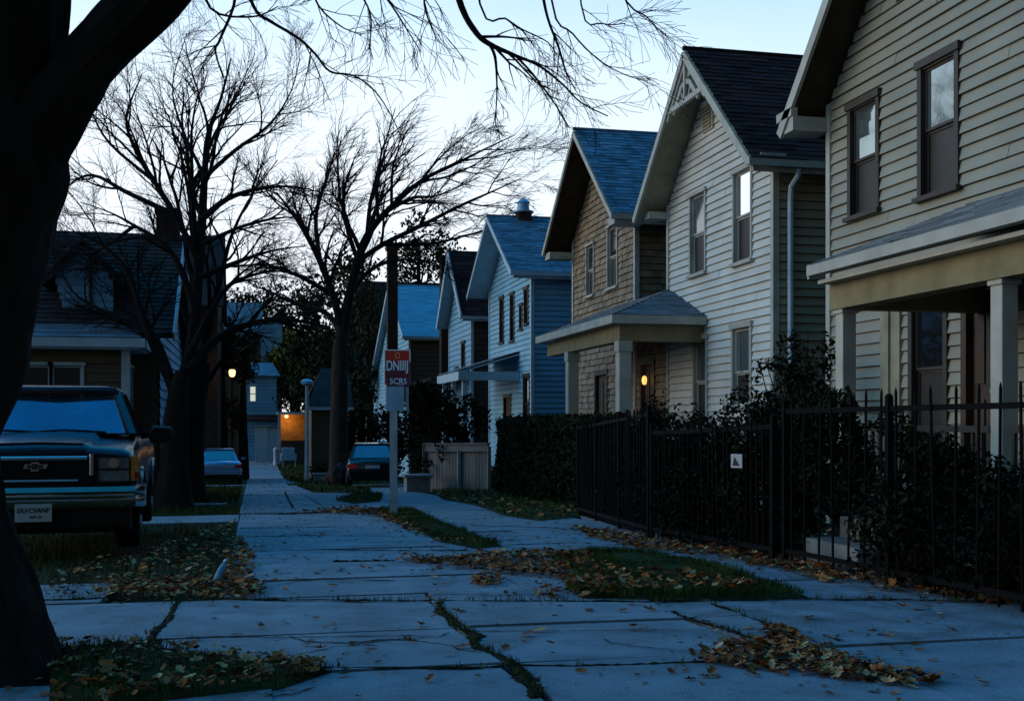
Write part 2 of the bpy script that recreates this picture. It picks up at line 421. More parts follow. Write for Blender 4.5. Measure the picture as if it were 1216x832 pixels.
slabs = MB(); slabs2 = MB()
def slab(x0, x1, y0, y1, which=None, skew=0.0, skew1=None):
    t = rnd(-.006, .006); tx = rnd(-.004, .004); ty = rnd(-.004, .004)
    m = which or (slabs if random.random() < .6 else slabs2)
    ny = max(1, int((y1-y0)/1.0)); top = []; n = 5
    skew1 = skew if skew1 is None else skew1
    rows = []
    for j in range(ny+1):
        y = y0+(y1-y0)*j/ny; row = []
        for i in range(n+1):
            k = i/n; x = x0+(x1-x0)*k
            xx = x+(skew*(1-k)+skew1*k)*((y-(y0+y1)/2))
            yy = y+.01*ngd(xx*3, y*2) if j in (0, ny) else y
            if i in (0, n): xx += .012*ngd(y*4, xx)
            row.append(V((xx, yy, g(yy)+.012+t+tx*(i/n-.5)*2+ty*(j/ny-.5)*2)))
        rows.append(row)
    o = len(m.v)
    for r in rows: m.v += [tuple(p) for p in r]
    w = n+1
    for j in range(ny):
        for i in range(n): m.f.append((o+j*w+i, o+j*w+i+1, o+(j+1)*w+i+1, o+(j+1)*w+i))
    edge = [o+i for i in range(w)]+[o+j*w+n for j in range(1, ny+1)]+[o+ny*w+i for i in range(n-1, -1, -1)]+[o+j*w for j in range(ny-1, 0, -1)]
    k = len(m.v)
    for e in edge: p = m.v[e]; m.v.append((p[0], p[1], p[2]-.09))
    q = len(edge)
    for i in range(q): m.f.append((edge[i], k+i, k+(i+1) % q, edge[(i+1) % q]))
gp = .012
# near cross walk: two rows
for x0, x1, s0, s1 in ((-1.7, -.5, 0, .05), (-.5, 1.18, .05, -.07), (1.18, 2.6, -.07, -.09), (2.6, 2.98, -.09, .06), (2.98, 5.2, .06, 0), (5.2, 8, 0, 0)):
    if x0 == -1.7: slab(-2.6, -.5-gp, 6.45, 7.86, None, 0, .05)
    else:
        for y0, y1 in ((5.47, 6.46), (6.47, 7.5)): slab(x0+gp, x1-gp, y0+.003, y1, slabs if x0 < 2 else slabs2, s0, s1)
slab(-.5+gp, 1.18-gp, 7.505, 7.83)
for x0, x1 in ((.1, 1.25), (1.25, 2.95), (2.95, 5.0), (5.0, 8.0)): slab(x0+gp, x1-gp, 3.2, 5.44, None, -.06 if x0 == .1 else 0)
slab(-2.9, -.98, 7.93, 9.0, slabs2); slab(-2.6, .1-gp, 3.2, 5.44)
# main walk and the right-hand walk
rows = [7.86, 8.75, 10.0, 11.4, 13.6, 15.6, 19.7]
for y0, y1 in zip(rows[:-1], rows[1:]):
    slab(-.18, 1.9-gp, y0+gp*1.3, y1-gp); slab(1.9+gp, 3.1-gp, y0+gp, y1-gp); slab(3.1+gp, 4.75, y0+gp, y1-gp)
slab(1.2, 3.1-gp, 7.51, 7.85); slab(3.1, 4.75, 7.51, 7.85)
slab(4.77, 6.3, 8.6, 9.75); slab(4.9, 6.6, 14.2, 17.0)
y = 19.72
while y < 98:
    y1 = y+rnd(3.4, 4.2)
    slab(-.2-(.2 if y > 60 else 0), 1.35 if y < 45 else 1.9, y+.02, y1-.02)
    if y < 34: slab(1.38, 2.9, y+.02, y1-.02); slab(2.94, 4.5, y+.02, y1-.02)
    elif y < 43: slab(1.38, 5.6, y+.02, y1-.02)
    y = y1
for x in (-6, -4.3, -2.6, -.9): slab(x-.8, x+.7, 17.25, 19.5)
for x in (-3.3, -1.9): slab(x, x+1.38, 24.6, 25.4)
slab(-3.2, -.22, 43.5, 45.2)
struct(slabs.build('pavement', M['concrete'], smooth=True)); struct(slabs2.build('pavement', M['concrete2'], smooth=True))

# dirt that fills the joints and cracks
grime = MB(); tufts = []
def crack(pts, w, h=.012, px=True, jag=1.0, tuft=0.0):
    P = [G(*p) if px else at(*p) for p in pts]
    L = []
    for a, b in zip(P[:-1], P[1:]):
        n = max(2, int((b-a).length/.03))
        L += [a.lerp(b, i/n) for i in range(n)]
    L.append(P[-1]); o = len(grime.v)
    for i, p in enumerate(L):
        d = (L[min(i+1, len(L)-1)]-L[max(i-1, 0)]); d.z = 0; d.normalize(); s = V((-d.y, d.x, 0))
        k = .35+1.3*abs(ngd(p.x*2.1+7, p.y*2.1, 1.5))+rnd(0, .5)
        ww = w*k/2; c = p+s*ngd(p.x*3, p.y*3+9)*w*.6*jag
        z = g(c.y)+.014
        grime.v += [tuple(V((c.x, c.y, z))-s*ww*rnd(.6, 1.2)), (c.x+rnd(-.01, .01), c.y+rnd(-.01, .01), z+h*k*rnd(.3, .8)), tuple(V((c.x, c.y, z))+s*ww*rnd(.6, 1.2))]
        if random.random() < tuft: tufts.append((c.x+rnd(-.02, .02), c.y+rnd(-.02, .02)))
    for i in range(len(L)-1):
        for j in (0, 1): grime.f.append((o+i*3+j, o+i*3+j+1, o+i*3+3+j+1, o+i*3+3+j))
crack([(0, 716), (120, 712), (270, 713), (420, 715), (640, 716), (800, 716), (960, 713), (1210, 716)], .05, tuft=.25)
crack([(260, 797), (400, 796), (560, 796), (620, 793), (740, 792), (860, 788), (1010, 786)], .045, tuft=.15)
crack([(515, 718), (545, 745), (570, 772), (600, 788), (618, 800), (640, 832)], .085, .02, tuft=.8)
crack([(212, 716), (196, 742), (170, 775)], .05, tuft=.3)
crack([(800, 728), (830, 742), (870, 752), (902, 762)], .05, tuft=.3); crack([(845, 719), (895, 738), (938, 756)], .045, tuft=.3)
crack([(180, 757), (330, 759), (515, 757)], .012, .004); crack([(560, 752), (700, 751), (840, 750)], .012, .004)
crack([(275, 655), (330, 653), (450, 655), (560, 655)], .03); crack([(280, 639), (360, 637), (470, 638)], .03); crack([(285, 628), (400, 627)], .035)
crack([(395, 669), (470, 668)], .05, .02); crack([(286, 611), (340, 611), (400, 609), (470, 606)], .16, .03, tuft=.5)
crack([(275, 700), (330, 690), (420, 693)], .014, .004); crack([(268, 690), (300, 689), (390, 690), (470, 691)], .02, .005)
crack([(338, 584), (345, 598), (352, 609)], .06, .006); crack([(300, 645), (330, 650), (350, 648), (400, 645)], .025, .005)
crack([(560, 625), (640, 627), (700, 630)], .05); crack([(600, 648), (690, 646), (775, 650)], .05)
for _ in range(26):                                   # hairline cracks
    x, y = rnd(-.1, 4.2), rnd(4.9, 15); P = [(x, y)]; a = rnd(0, 2*pi)
    for i in range(random.randint(3, 7)): a += rnd(-.7, .7); P.append((P[-1][0]+cos(a)*rnd(.08, .25), P[-1][1]+sin(a)*rnd(.08, .25)))
    crack(P, rnd(.006, .016), .003, px=False, jag=2)
struct(grime.build('joint_dirt', M['grime']))

# grass strips
def mound(poly, n, h, name='verge'):
    mb = MB(); c = sum(poly, V((0, 0, 0)))/len(poly); rings = []
    for k, q in ((1.0, -.02), (.93, .45), (.75, .85), (.4, 1.0), (.0, 1.0)):
        ring = []
        for i in range(len(poly)):
            for t in (0, .5):
                p = poly[i].lerp(poly[(i+1) % len(poly)], t); r = c+(p-c)*k
                r = r+V((ngd(r.x*3, r.y*3)*.03, ngd(r.y*3, r.x*3+5)*.03, 0))
                ring.append((r.x, r.y, g(r.y)+.014+h*q+(.008*ngd(r.x*5, r.y*5) if q > 0 else 0)))
        rings.append(ring)
    mb.loft(rings)
    return struct(mb.build(name, M['lawn'], smooth=True))
blades = MB()
def blade(x, y, z, h, w):
    a = rnd(0, 2*pi); b = rnd(0, 2*pi); l = rnd(.1, .7)*h
    dx, dy = cos(a)*w/2, sin(a)*w/2; ex, ey = cos(b)*l, sin(b)*l
    blades.add([(x-dx, y-dy, z), (x+dx, y+dy, z), (x+dx*.6+ex*.4, y+dy*.6+ey*.4, z+h*.6), (x-dx*.6+ex*.4, y-dy*.6+ey*.4, z+h*.6), (x+ex, y+ey, z+h)],
               [(0, 1, 2, 3), (3, 2, 4)])
def grass(poly, n, h, w=.006, z=0.0, clump=True):
    for x, y in scatter(poly, n):
        k = .55+.9*max(0, .5+ngd(x, y, 2.3)) if clump else 1
        if clump and ngd(x*1.0+4, y, 1.6) < -.28 and random.random() < .75: continue
        blade(x, y, g(y)+z, h*k*rnd(.6, 1.2), w)
litter = MB(); pale = MB()
def leaf(mbx, x, y, z, s, flat=.35, yaw=None):
    # a lobed, curled leaf
    yaw = rnd(0, 2*pi) if yaw is None else yaw; tx, ty = rnd(-flat, flat), rnd(-flat, flat); curl = rnd(.1, .75)*s
    out = [(0, -.9), (.45, -.55), (.3, -.25), (.75, .05), (.38, .2), (.4, .6), (0, 1.0), (-.38, .62), (-.36, .2), (-.75, .05), (-.32, -.25), (-.42, -.55)]
    vs = []
    for (a, b) in [(0, 0)]+out:
        a *= rnd(.8, 1.1); lx, ly = a*s, b*s; lz = (abs(a)**1.5)*curl+(b*b)*curl*.35
        X = lx*cos(yaw)-ly*sin(yaw); Y = lx*sin(yaw)+ly*cos(yaw)
        vs.append((x+X, y+Y, z+lz+X*tx+Y*ty+.004))
    mbx.add(vs, [(0, i, i % 12+1) for i in range(1, 13)])
def leaves(poly, n, s, pile=0.0, pk=.13, zoff=.016, flat=.5):
    c = sum(poly, V((0, 0, 0)))/len(poly)
    for x, y in scatter(poly, int(n*1.7)):
        if random.random() < .13: x += random.gauss(0, .3); y += random.gauss(0, .3); hgt = 0; leaf(litter, x, y, g(y)+.016, s*rnd(.3, .9), .2); continue
        hgt = pile*max(0, .55+ngd(x, y, 2.0))*rnd(0, 1)
        leaf(pale if random.random() < pk else litter, x, y, g(y)+zoff+hgt, s*rnd(.3, 1.0)*(1.35 if random.random() < .08 else 1), flat)

s3 = px_poly([(655, 668), (700, 657), (760, 659), (820, 670), (880, 686), (960, 711), (900, 713), (780, 714), (690, 712), (672, 700), (690, 684)])
mound(s3, 10, .05); grass(s3, 17000, .055, .006, .035)
l3 = px_poly([(470, 668), (540, 664), (610, 659), (690, 660), (705, 672), (740, 690), (770, 712), (690, 713), (672, 705), (665, 690), (600, 684), (520, 676)])
leaves(l3, 1500, .042, .09); leaves(px_poly([(700, 690), (800, 690), (900, 706), (880, 713), (690, 713)]), 160, .045, .05, zoff=.08)
leaves(px_poly([(560, 690), (595, 688), (600, 697), (565, 699)]), 45, .045, .05); leaves(px_poly([(632, 704), (665, 703), (662, 712), (635, 712)]), 26, .04, .04)
s2 = px_poly([(452, 606), (490, 606), (520, 622), (560, 638), (598, 650), (565, 653), (520, 643), (480, 624), (455, 614)])
mound(s2, 8, .05); grass(s2, 8000, .065, .008, .03)
l2 = px_poly([(360, 608), (430, 604), (462, 607), (490, 622), (540, 641), (575, 651), (525, 647), (480, 629), (440, 613)])
leaves(l2, 750, .055, .07)
s1 = px_poly([(398, 595), (425, 588), (455, 589), (452, 596), (420, 599)]); mound(s1, 6, .06); grass(s1, 1200, .1, .02, .03)
s0 = px_poly([(352, 577), (440, 580), (440, 586), (372, 585)]); mound(s0, 6, .05); grass(s0, 1200, .12, .03, .02)
sh = px_poly([(512, 584), (577, 582), (690, 603), (690, 614), (640, 619), (600, 613), (565, 601), (525, 594)])
mound(sh, 8, .05); grass(sh, 4500, .1, .014, .03); leaves(sh, 420, .06, .04, .35, .06)
LV = [V((-5, 9.1, 0)), V((-.22, 7.95, 0)), V((-.22, 17.1, 0)), V((-5, 17.1, 0))]
grass(LV, 11000, .075, .008, -.03)
grass([V((-5, 19.7, 0)), V((-.22, 19.7, 0)), V((-.22, 24.3, 0)), V((-5, 24.3, 0))], 5000, .09, .012, -.03)
grass([V((-5, 25.5, 0)), V((-.3, 25.5, 0)), V((-.3, 43, 0)), V((-4, 43, 0))], 7000, .12, .02, -.03)
grass([V((1.5, 44, 0)), V((5, 44, 0)), V((6, 98, 0)), V((2, 98, 0))], 5000, .16, .04, -.03)
grass([V((-5, 47, 0)), V((-.5, 47, 0)), V((-.6, 98, 0)), V((-5, 98, 0))], 3500, .16, .04, -.03)
leaves(px_poly([(40, 712), (85, 672), (190, 650), (280, 618), (272, 690), (262, 712)]), 520, .04, .03, .3, .02)
leaves(px_poly([(110, 708), (150, 690), (250, 690), (310, 700), (312, 712), (200, 712)]), 420, .04, .06, .28)
leaves(px_poly([(258, 700), (268, 660), (284, 640), (304, 668), (300, 690), (318, 705), (290, 712)]), 380, .045, .06, .2)
f1 = px_poly([(60, 772), (160, 770), (270, 783), (395, 800), (330, 822), (60, 850)])
mound(f1, 8, .03); grass(f1, 2600, .06, .006, .02); leaves(f1, 300, .04, .03, .3, .05)
leaves(px_poly([(306, 792), (330, 784), (395, 800), (345, 812)]), 60, .045, .05)
leaves(px_poly([(820, 790), (880, 770), (935, 757), (965, 775), (1030, 795), (1120, 812), (1080, 822), (960, 806)]), 620, .04, .07, .3)
leaves(px_poly([(905, 752), (940, 752), (960, 770), (920, 772)]), 70, .045, .1, .1)
leaves(px_poly([(680, 626), (770, 640), (865, 657), (1000, 676), (1210, 705), (1210, 722), (1050, 704), (880, 668), (770, 655), (700, 640)]), 1000, .05, .06, .2)
leaves(px_poly([(860, 660), (900, 662), (1000, 682), (990, 695), (900, 675)]), 130, .06, .05, .4)
leaves([V((4.7, 8.1, 0)), V((6.2, 8.1, 0)), V((6.2, 9.4, 0)), V((4.7, 9.4, 0))], 160, .05, .35, .3)
leaves([V((4.7, 6, 0)), V((6.5, 6, 0)), V((6.5, 17, 0)), V((5.2, 17, 0))], 500, .05, .04, .25)
leaves([V((-.2, 8, 0)), V((4.3, 8, 0)), V((4.3, 20, 0)), V((-.2, 20, 0))], 260, .04, .0, .1, .016, .3)
leaves([V((-1.4, 4.6, 0)), V((4.8, 4.6, 0)), V((4.8, 8, 0)), V((-1.4, 8, 0))], 110, .03, .0, .1, .016, .3)
leaves([V((-.2, 20, 0)), V((1.3, 20, 0)), V((1.5, 60, 0)), V((-.2, 60, 0))], 120, .06, .0, .1, .016, .3)
leaves(px_poly([(290, 545), (335, 547), (350, 552), (360, 572), (330, 556)]), 160, .12, .05)
for x, y in tufts:
    for _ in range(7): blade(x+rnd(-.03, .03), y+rnd(-.03, .03), g(y)+.012, rnd(.02, .05), .006)
struct(blades.build('grass', M['grass']), 'stuff'); struct(litter.build('leaf_litter', M['leaf']), 'stuff'); struct(pale.build('leaf_litter', M['leafpale']), 'stuff')

# loose leaves one can count on the near slabs
loose = [(418, 768), (440, 772), (487, 766), (545, 730), (500, 746), (640, 752), (627, 757), (600, 773), (550, 772), (690, 802), (700, 728), (740, 729), (752, 748), (772, 728), (838, 742),
         (515, 688), (455, 676), (395, 698), (405, 680), (366, 668), (420, 655), (900, 772), (895, 806), (310, 748), (228, 770), (230, 762), (1045, 757), (1130, 752), (1072, 724), (1090, 726), (960, 738), (350, 664), (845, 803), (930, 805), (510, 812)]
l0 = None
for i, (a, b) in enumerate(loose):
    p = G(a, b); mb = MB(); leaf(mb, 0, 0, 0, rnd(.035, .06), .35)
    o = mb.build('fallen_leaf', M['leaf' if i % 5 else 'leafpale'], loc=(p.x, p.y, p.z+.02), local=True)
    tag(o, 'single curled dry leaf lying loose on the near concrete slabs', 'leaf', 'loose leaves on the near slabs')

# ------------------------------------------------------------------ houses
def kw(**k): return k
# nearest house, at the right edge
ZB = -.05
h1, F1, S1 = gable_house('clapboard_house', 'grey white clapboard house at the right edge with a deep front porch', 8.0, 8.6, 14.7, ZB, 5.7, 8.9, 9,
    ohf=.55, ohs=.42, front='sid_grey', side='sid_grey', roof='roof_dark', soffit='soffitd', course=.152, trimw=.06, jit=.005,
    wins=((13.44, 14.08, 4.0, 5.42, 'frame_dk', kw(glass='treeglass')), (11.73, 12.4, 3.95, 5.48, 'frame_dk', kw(glass='treeglass')), (11.95, 12.6, .95, 2.7, 'frame_dk')),
    doors=((11.0, 11.5, .5, 2.75),))
mb = MB(); mb.fbox(F1, 12.72, 12.95, .0, .05, 6.5, 7.1)
for i in range(6): mb.beam(F1(12.74, .06, 6.55+.09*i), F1(12.93, .06, 6.55+.09*i), .03, .05)
mb.build('vent', M['frame_dk'], h1)
mb = MB(); mb.box(7.43, 8.0, 14.72, 15.16, 5.3, 5.5); mb.box(7.4, 7.5, 14.72, 15.18, 5.5, 5.62); mb.build('eave_return', M['trim'], h1)
mb = MB(); mb.fbox(F1, 12.85, 13.3, 0, .06, .4, 2.75); mb.fbox(F1, 13.06, 13.09, .06, .09, .4, 2.7); mb.build('shutter', M['soffit'], h1)
pr = MB(); ps = MB(); y0, y1, xf = 6.4, 11.45, 6.0
D = V((2.0, 0, .78)); ln = D.length; Dn = D/ln; nn = V((-Dn.z, 0, Dn.x))
courses(pr, lambda u, v, w: V((xf, u, 2.84))+Dn*w+nn*(v+.05), lambda w: y0, lambda w: y1, 0, ln, .16, .02, 0, .4, (), .005)
p_ = pr.build('porch_roof', M['roof_grey'], h1)
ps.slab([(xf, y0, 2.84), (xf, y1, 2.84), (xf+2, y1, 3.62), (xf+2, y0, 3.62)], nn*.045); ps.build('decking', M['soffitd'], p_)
mb = MB(); mb.box(xf-.06, xf+.05, y0, y1, 2.79, 2.9); mb.box(xf+.05, xf+.3, y0, y1-.05, 2.7, 2.74)
mb.slab([(xf-.03, y1, 2.76), (xf+2, y1, 3.52), (xf+2, y1, 3.66), (xf-.03, y1, 2.92)], (0, .04, 0)); mb.build('fascia', M['trim'], p_)
mb = MB(); mb.box(6.2, 6.44, y0, 11.42, 2.42, 2.7); mb.box(6.44, 8.0, 11.2, 11.4, 2.42, 2.7); mb.build('porch_beam', M['trimy'], h1)
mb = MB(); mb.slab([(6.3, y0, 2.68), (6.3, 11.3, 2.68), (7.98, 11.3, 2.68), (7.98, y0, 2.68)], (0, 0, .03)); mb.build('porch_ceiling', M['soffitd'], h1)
for y in (11.28, 8.6, 6.6):
    mb = MB(); mb.box(6.24, 6.4, y-.08, y+.08, .32, 2.42); mb.box(6.22, 6.42, y-.1, y+.1, 2.37, 2.42); mb.box(6.21, 6.43, y-.11, y+.11, .3, .48); mb.build('porch_post', M['trim'], h1, bevel=.008)
mb = MB(); mb.box(6.1, 7.96, y0, 11.5, .18, .32); mb.box(6.25, 7.96, y0, 11.4, -.3, .18); mb.build('porch_floor', M['soffitd'], h1)
mb = MB()
for (a, b) in ((8.75, 11.1), (6.75, 8.45)):
    mb.box(6.28, 6.34, a, b, 1.1, 1.16); mb.box(6.28, 6.34, a, b, .45, .5)
    y = a
    while y < b: mb.box(6.3, 6.325, y, y+.03, .5, 1.1); y += .13
mb.build('railing', M['frame_dk'], h1)

# second: cream clapboard with the gable ornament
ZB = -.5
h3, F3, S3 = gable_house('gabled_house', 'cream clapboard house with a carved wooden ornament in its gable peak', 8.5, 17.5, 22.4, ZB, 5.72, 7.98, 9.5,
    ohf=.62, ohs=.4, front='sid_cream', side='sid_cream_shade', roof='roof_dark', soffit='soffit', course=.146, trimw=.04, jit=.004,
    wins=((20.42, 21.14, 4.1, 5.6, 'trim', kw(glass='curtain', case=.06)), (18.36, 19.06, 4.05, 5.62, 'trim', kw(glass='skyglass', case=.06)),
          (20.36, 20.95, 1.15, 2.76, 'trim', kw(glass='curtain')), (18.4, 19.1, 1.5, 2.84, 'trim', kw(glass='curtain', rail=.42))))
mb = MB(); XO = 7.9
zr = 7.98+.05
s_ = (7.98-5.72)/2.45; yr = 19.95
for sg in (-1, 1):
    mb.beam((XO, yr+sg*.03, zr-.12), (XO, yr+sg*.95, zr-.12-.95*s_), .06, .12)
    mb.beam((XO, yr+sg*.62, zr-.95), (XO, yr+sg*.2, zr-.55), .05, .1); mb.beam((XO, yr+sg*.2, zr-.55), (XO, yr, zr-.5), .05, .09)
    mb.beam((XO, yr+sg*.1, zr-.85), (XO, yr+sg*.25, zr-.6), .03, .04)
    mb.slab([(XO+.01, yr, zr-.1), (XO+.01, yr+sg*.3, zr-.1-.3*s_), (XO+.01, yr+sg*.12, zr-.42), (XO+.01, yr, zr-.46)], (.03, 0, 0))
mb.beam((XO-.01, yr-.85, zr-.86), (XO-.01, yr+.85, zr-.86), .07, .1); mb.beam((XO-.02, yr, zr-.14), (XO-.02, yr, zr-.86), .05, .07)
mb.build('gable_ornament', M['trim'], h3)
mb = MB(); mb.fbox(F3, 20.0, 20.5, .0, .055, 6.72, 7.3); o = mb.build('vent', M['trim'], h3)
mb = MB(); [mb.beam(F3(20.06, .065, 6.78+.07*i), F3(20.44, .065, 6.78+.07*i), .03, .045) for i in range(7)]; mb.build('louvre', M['soffit'], o)
mb = MB(); yy = 17.38
mb.tube([(8.74, yy-.28, 5.34), (8.74, yy-.25, 5.22), (8.72, yy-.05, 5.08), (8.72, yy-.02, 4.9), (8.72, yy-.02, 1.0), (8.72, yy-.02, 0.1)], [.05]*6, 8); mb.build('downpipe', M['trimb'], h3)
for a_, b_ in ((17.06, 17.5), (22.4, 22.84)): mb = MB(); mb.box(8.05, 8.5, a_, b_, 5.42, 5.56); mb.build('eave_return', M['trim'], h3)

# third: brown shingled house and the hip porch
ZB = -.8
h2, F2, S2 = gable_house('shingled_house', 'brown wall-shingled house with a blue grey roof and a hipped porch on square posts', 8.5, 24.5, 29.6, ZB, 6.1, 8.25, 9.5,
    ohf=.72, ohs=.5, front='shingle', side='shingle_shade', roof='roof_blue', soffit='soffitd', course=.155, split=.24, jit=.01, trimw=.02,
    wins=((27.7, 28.3, 4.45, 5.7, 'trim', kw(case=.05)), (25.8, 26.5, 4.45, 5.88, 'trim', kw(case=.05))), doors=((26.6, 27.5, .0, 2.35),))
for a_, b_ in ((29.6, 30.08), (24.02, 24.5)): mb = MB(); mb.box(7.82, 8.5, a_, b_, 5.58, 5.76); mb.build('eave_return', M['trim'], h2)
mb = MB(); Fl = frontF(8.52); courses(mb, Fl, lambda z: 22.46, lambda z: 24.46, -.9, 3.5, .155, .03, .06, .24, [(23.35, 24.1, .0, 2.45)], .006); mb.build('vestibule_wall', M['shingle'], h2)
mb = MB(); mb.box(8.62, 11, 22.46, 24.46, -.9, 3.5); mb.build('vestibule', M['shade_dark'], h2)
door(Fl, 23.35, 24.1, .0, 2.45, h2)
lamp = MB(); c = Fl(23.72, .1, 2.1); lamp.lathe(c, [(.02, .1), (.05, .07), (.06, 0), (.045, -.08), (.015, -.1)], 10); lamp.build('porch_lamp', M['porchglow'], h2)
mb = MB(); E0, E1, EX = 20.35, 26.2, 6.62; za, zt = 3.18, 3.92
def hip(pts, U, W, ul, uh, ln):
    O = V(pts); n = V(U).cross(V(W)).normalized(); n = n if n.z > 0 else -n
    courses(mb, lambda u, v, w: O+V(U)*u+V(W)*w+n*(v+.02), ul, uh, 0, ln, .16, .018, 0, .35, (), .004)
Wf = V((1.88, 0, zt-za)); lf = Wf.length; k = 1.88
hip((EX, E0, za), (0, 1, 0), Wf/lf, lambda w: w/lf*2.0, lambda w: (E1-E0), lf)
Wn = V((0, 2.0, zt-za)); l2_ = Wn.length
hip((EX, E0, za), (1, 0, 0), Wn/l2_, lambda w: w/l2_*1.88, lambda w: 1.88, l2_)
p_ = mb.build('porch_roof', M['roof_grey'], h2)
mb = MB(); mb.box(EX-.05, EX+.07, E0-.05, E1, za-.14, za+.015); mb.box(EX+.07, 8.46, E0-.05, E0+.07, za-.14, za+.015); mb.box(EX+.05, 8.46, E0+.07, E1, za-.06, za-.02)
mb.build('fascia', M['trim'], p_)
mb = MB(); mb.box(6.78, 7.0, 20.5, E1-.3, 2.72, 3.04); mb.box(7.0, 8.46, 20.5, 20.7, 2.72, 3.04); mb.build('porch_beam', M['trimy'], h2)
for y in (20.6, 24.15):
    mb = MB(); mb.box(6.77, 7.01, y-.12, y+.12, -.3, 2.72); mb.box(6.75, 7.03, y-.14, y+.14, 2.52, 2.72); mb.build('porch_post', M['trim'], h2, bevel=.008)
mb = MB(); mb.box(6.7, 8.4, 20.4, 26.3, -.2, -.05); mb.box(6.8, 8.4, 20.5, 26.2, -.95, -.2); mb.build('porch_floor', M['soffitd'], h2)

# fourth: pale blue clapboard
ZB = -1.1
h4, F4, S4 = gable_house('blue_house', 'pale blue clapboard house with a blue shingle roof and a capped chimney on its ridge', 8.5, 34.3, 40.7, ZB, 5.95, 7.95, 10,
    ohf=.75, ohs=.45, front='sid_blue', side='sid_blue2', roof='roof_blue', soffit='trimb', trim='trimb', course=.168, trimw=.05,
    wins=((38.3, 38.85, 3.95, 5.45, 'frame_dk'), (36.7, 37.2, 3.9, 5.4, 'frame_dk'), (34.75, 35.2, 4.3, 5.35, 'frame_dk'), (35.55, 35.85, 4.2, 4.9, 'frame_dk'), (34.6, 35.3, .9, 2.6, 'frame_dk')), doors=((37.2, 38.2, -.4, 2.0),))
mb = MB(); mb.box(8.75, 9.2, 37.2, 37.7, 7.6, 8.25); c_ = mb.build('chimney', M['brick'], h4)
mb = MB(); mb.lathe((8.97, 37.45, 8.25), [(.36, 0), (.36, .05), (.22, .08), (.2, .3), (.24, .34), (.1, .46), (.03, .5)], 12); mb.build('cap', M['metalcap'], c_, smooth=True)
mb = MB(); Wf = V((2.0, 0, .62)); lf = Wf.length
O_ = V((6.5, 35.95, 2.82)); n_ = V((-.62, 0, 2)).normalized()
courses(mb, lambda u, v, w: O_+V((0, u, 0))+Wf/lf*w+n_*(v+.03), lambda w: 0, lambda w: 4.2, 0, lf, .17, .018, 0, .35, (), .004); p_ = mb.build('porch_roof', M['roof_blue'], h4)
mb = MB(); mb.slab([(6.5, 35.95, 2.8), (8.46, 35.95, 3.4), (8.46, 40.2, 3.4), (6.5, 40.2, 2.8)], (0, 0, -.05)); mb.box(6.46, 6.56, 35.9, 40.2, 2.52, 2.8); mb.box(6.56, 8.46, 35.9, 36.0, 2.52, 2.8); mb.build('fascia', M['trimb'], p_)
for y in (36.1, 38.1, 40.0):
    mb = MB(); mb.box(6.62, 6.78, y-.08, y+.08, -1.3, 2.6); mb.build('porch_post', M['trimb'], h4)
mb = MB(); mb.box(6.6, 8.4, 36, 40.2, -1.4, -.4); mb.build('porch_floor', M['soffitd'], h4)

# fifth: dark roof and brown side wall
ZB = -1.4
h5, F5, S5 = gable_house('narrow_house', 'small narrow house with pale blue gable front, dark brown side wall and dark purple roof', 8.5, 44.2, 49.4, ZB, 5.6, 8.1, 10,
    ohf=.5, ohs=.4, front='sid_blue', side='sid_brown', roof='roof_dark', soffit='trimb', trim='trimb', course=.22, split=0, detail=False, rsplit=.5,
    wins=((47.2, 47.7, 2.6, 3.4, 'frame_dk'), (45.6, 46.3, 2.6, 4.4, 'frame_dk')))
mb = MB(); mb.box(8.3, 8.78, 50.4, 51.0, -1.6, 8.5); mb.box(8.26, 8.82, 50.36, 51.04, 8.5, 8.66); mb.build('chimney', M['brick'], h5)
mb = MB(); mb.slab([(6.9, 44.6, 2.9), (8.46, 44.6, 3.3), (8.46, 58, 3.3), (6.9, 58, 2.9)], (0, 0, -.1)); mb.build('porch_roof', M['roof_dark'], h5)

# sixth: pale roof with a tall stack
ZB = -1.9
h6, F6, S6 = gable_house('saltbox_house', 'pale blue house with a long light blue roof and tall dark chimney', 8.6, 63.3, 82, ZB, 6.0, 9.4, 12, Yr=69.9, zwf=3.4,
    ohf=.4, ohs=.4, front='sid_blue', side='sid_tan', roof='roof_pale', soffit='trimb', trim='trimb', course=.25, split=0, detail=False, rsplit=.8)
mb = MB(); mb.box(7.2, 7.75, 61.6, 62.2, -2, 10.5); mb.box(7.14, 7.81, 61.54, 62.26, 10.5, 10.75); mb.build('chimney', M['brick'], h6)

# seventh: dark gable further on
h7, F7, S7 = gable_house('dark_house', 'dark vine-darkened gabled house beyond the bare tree with no light in it', 8.5, 86, 100, -2.2, 6.5, 12.4, 12, ohf=.4, ohs=.4,
    front='sid_dark', side='sid_dark', roof='roof_dark', soffit='soffitd', trim='soffitd', course=.35, split=0, detail=False, rsplit=1.2)

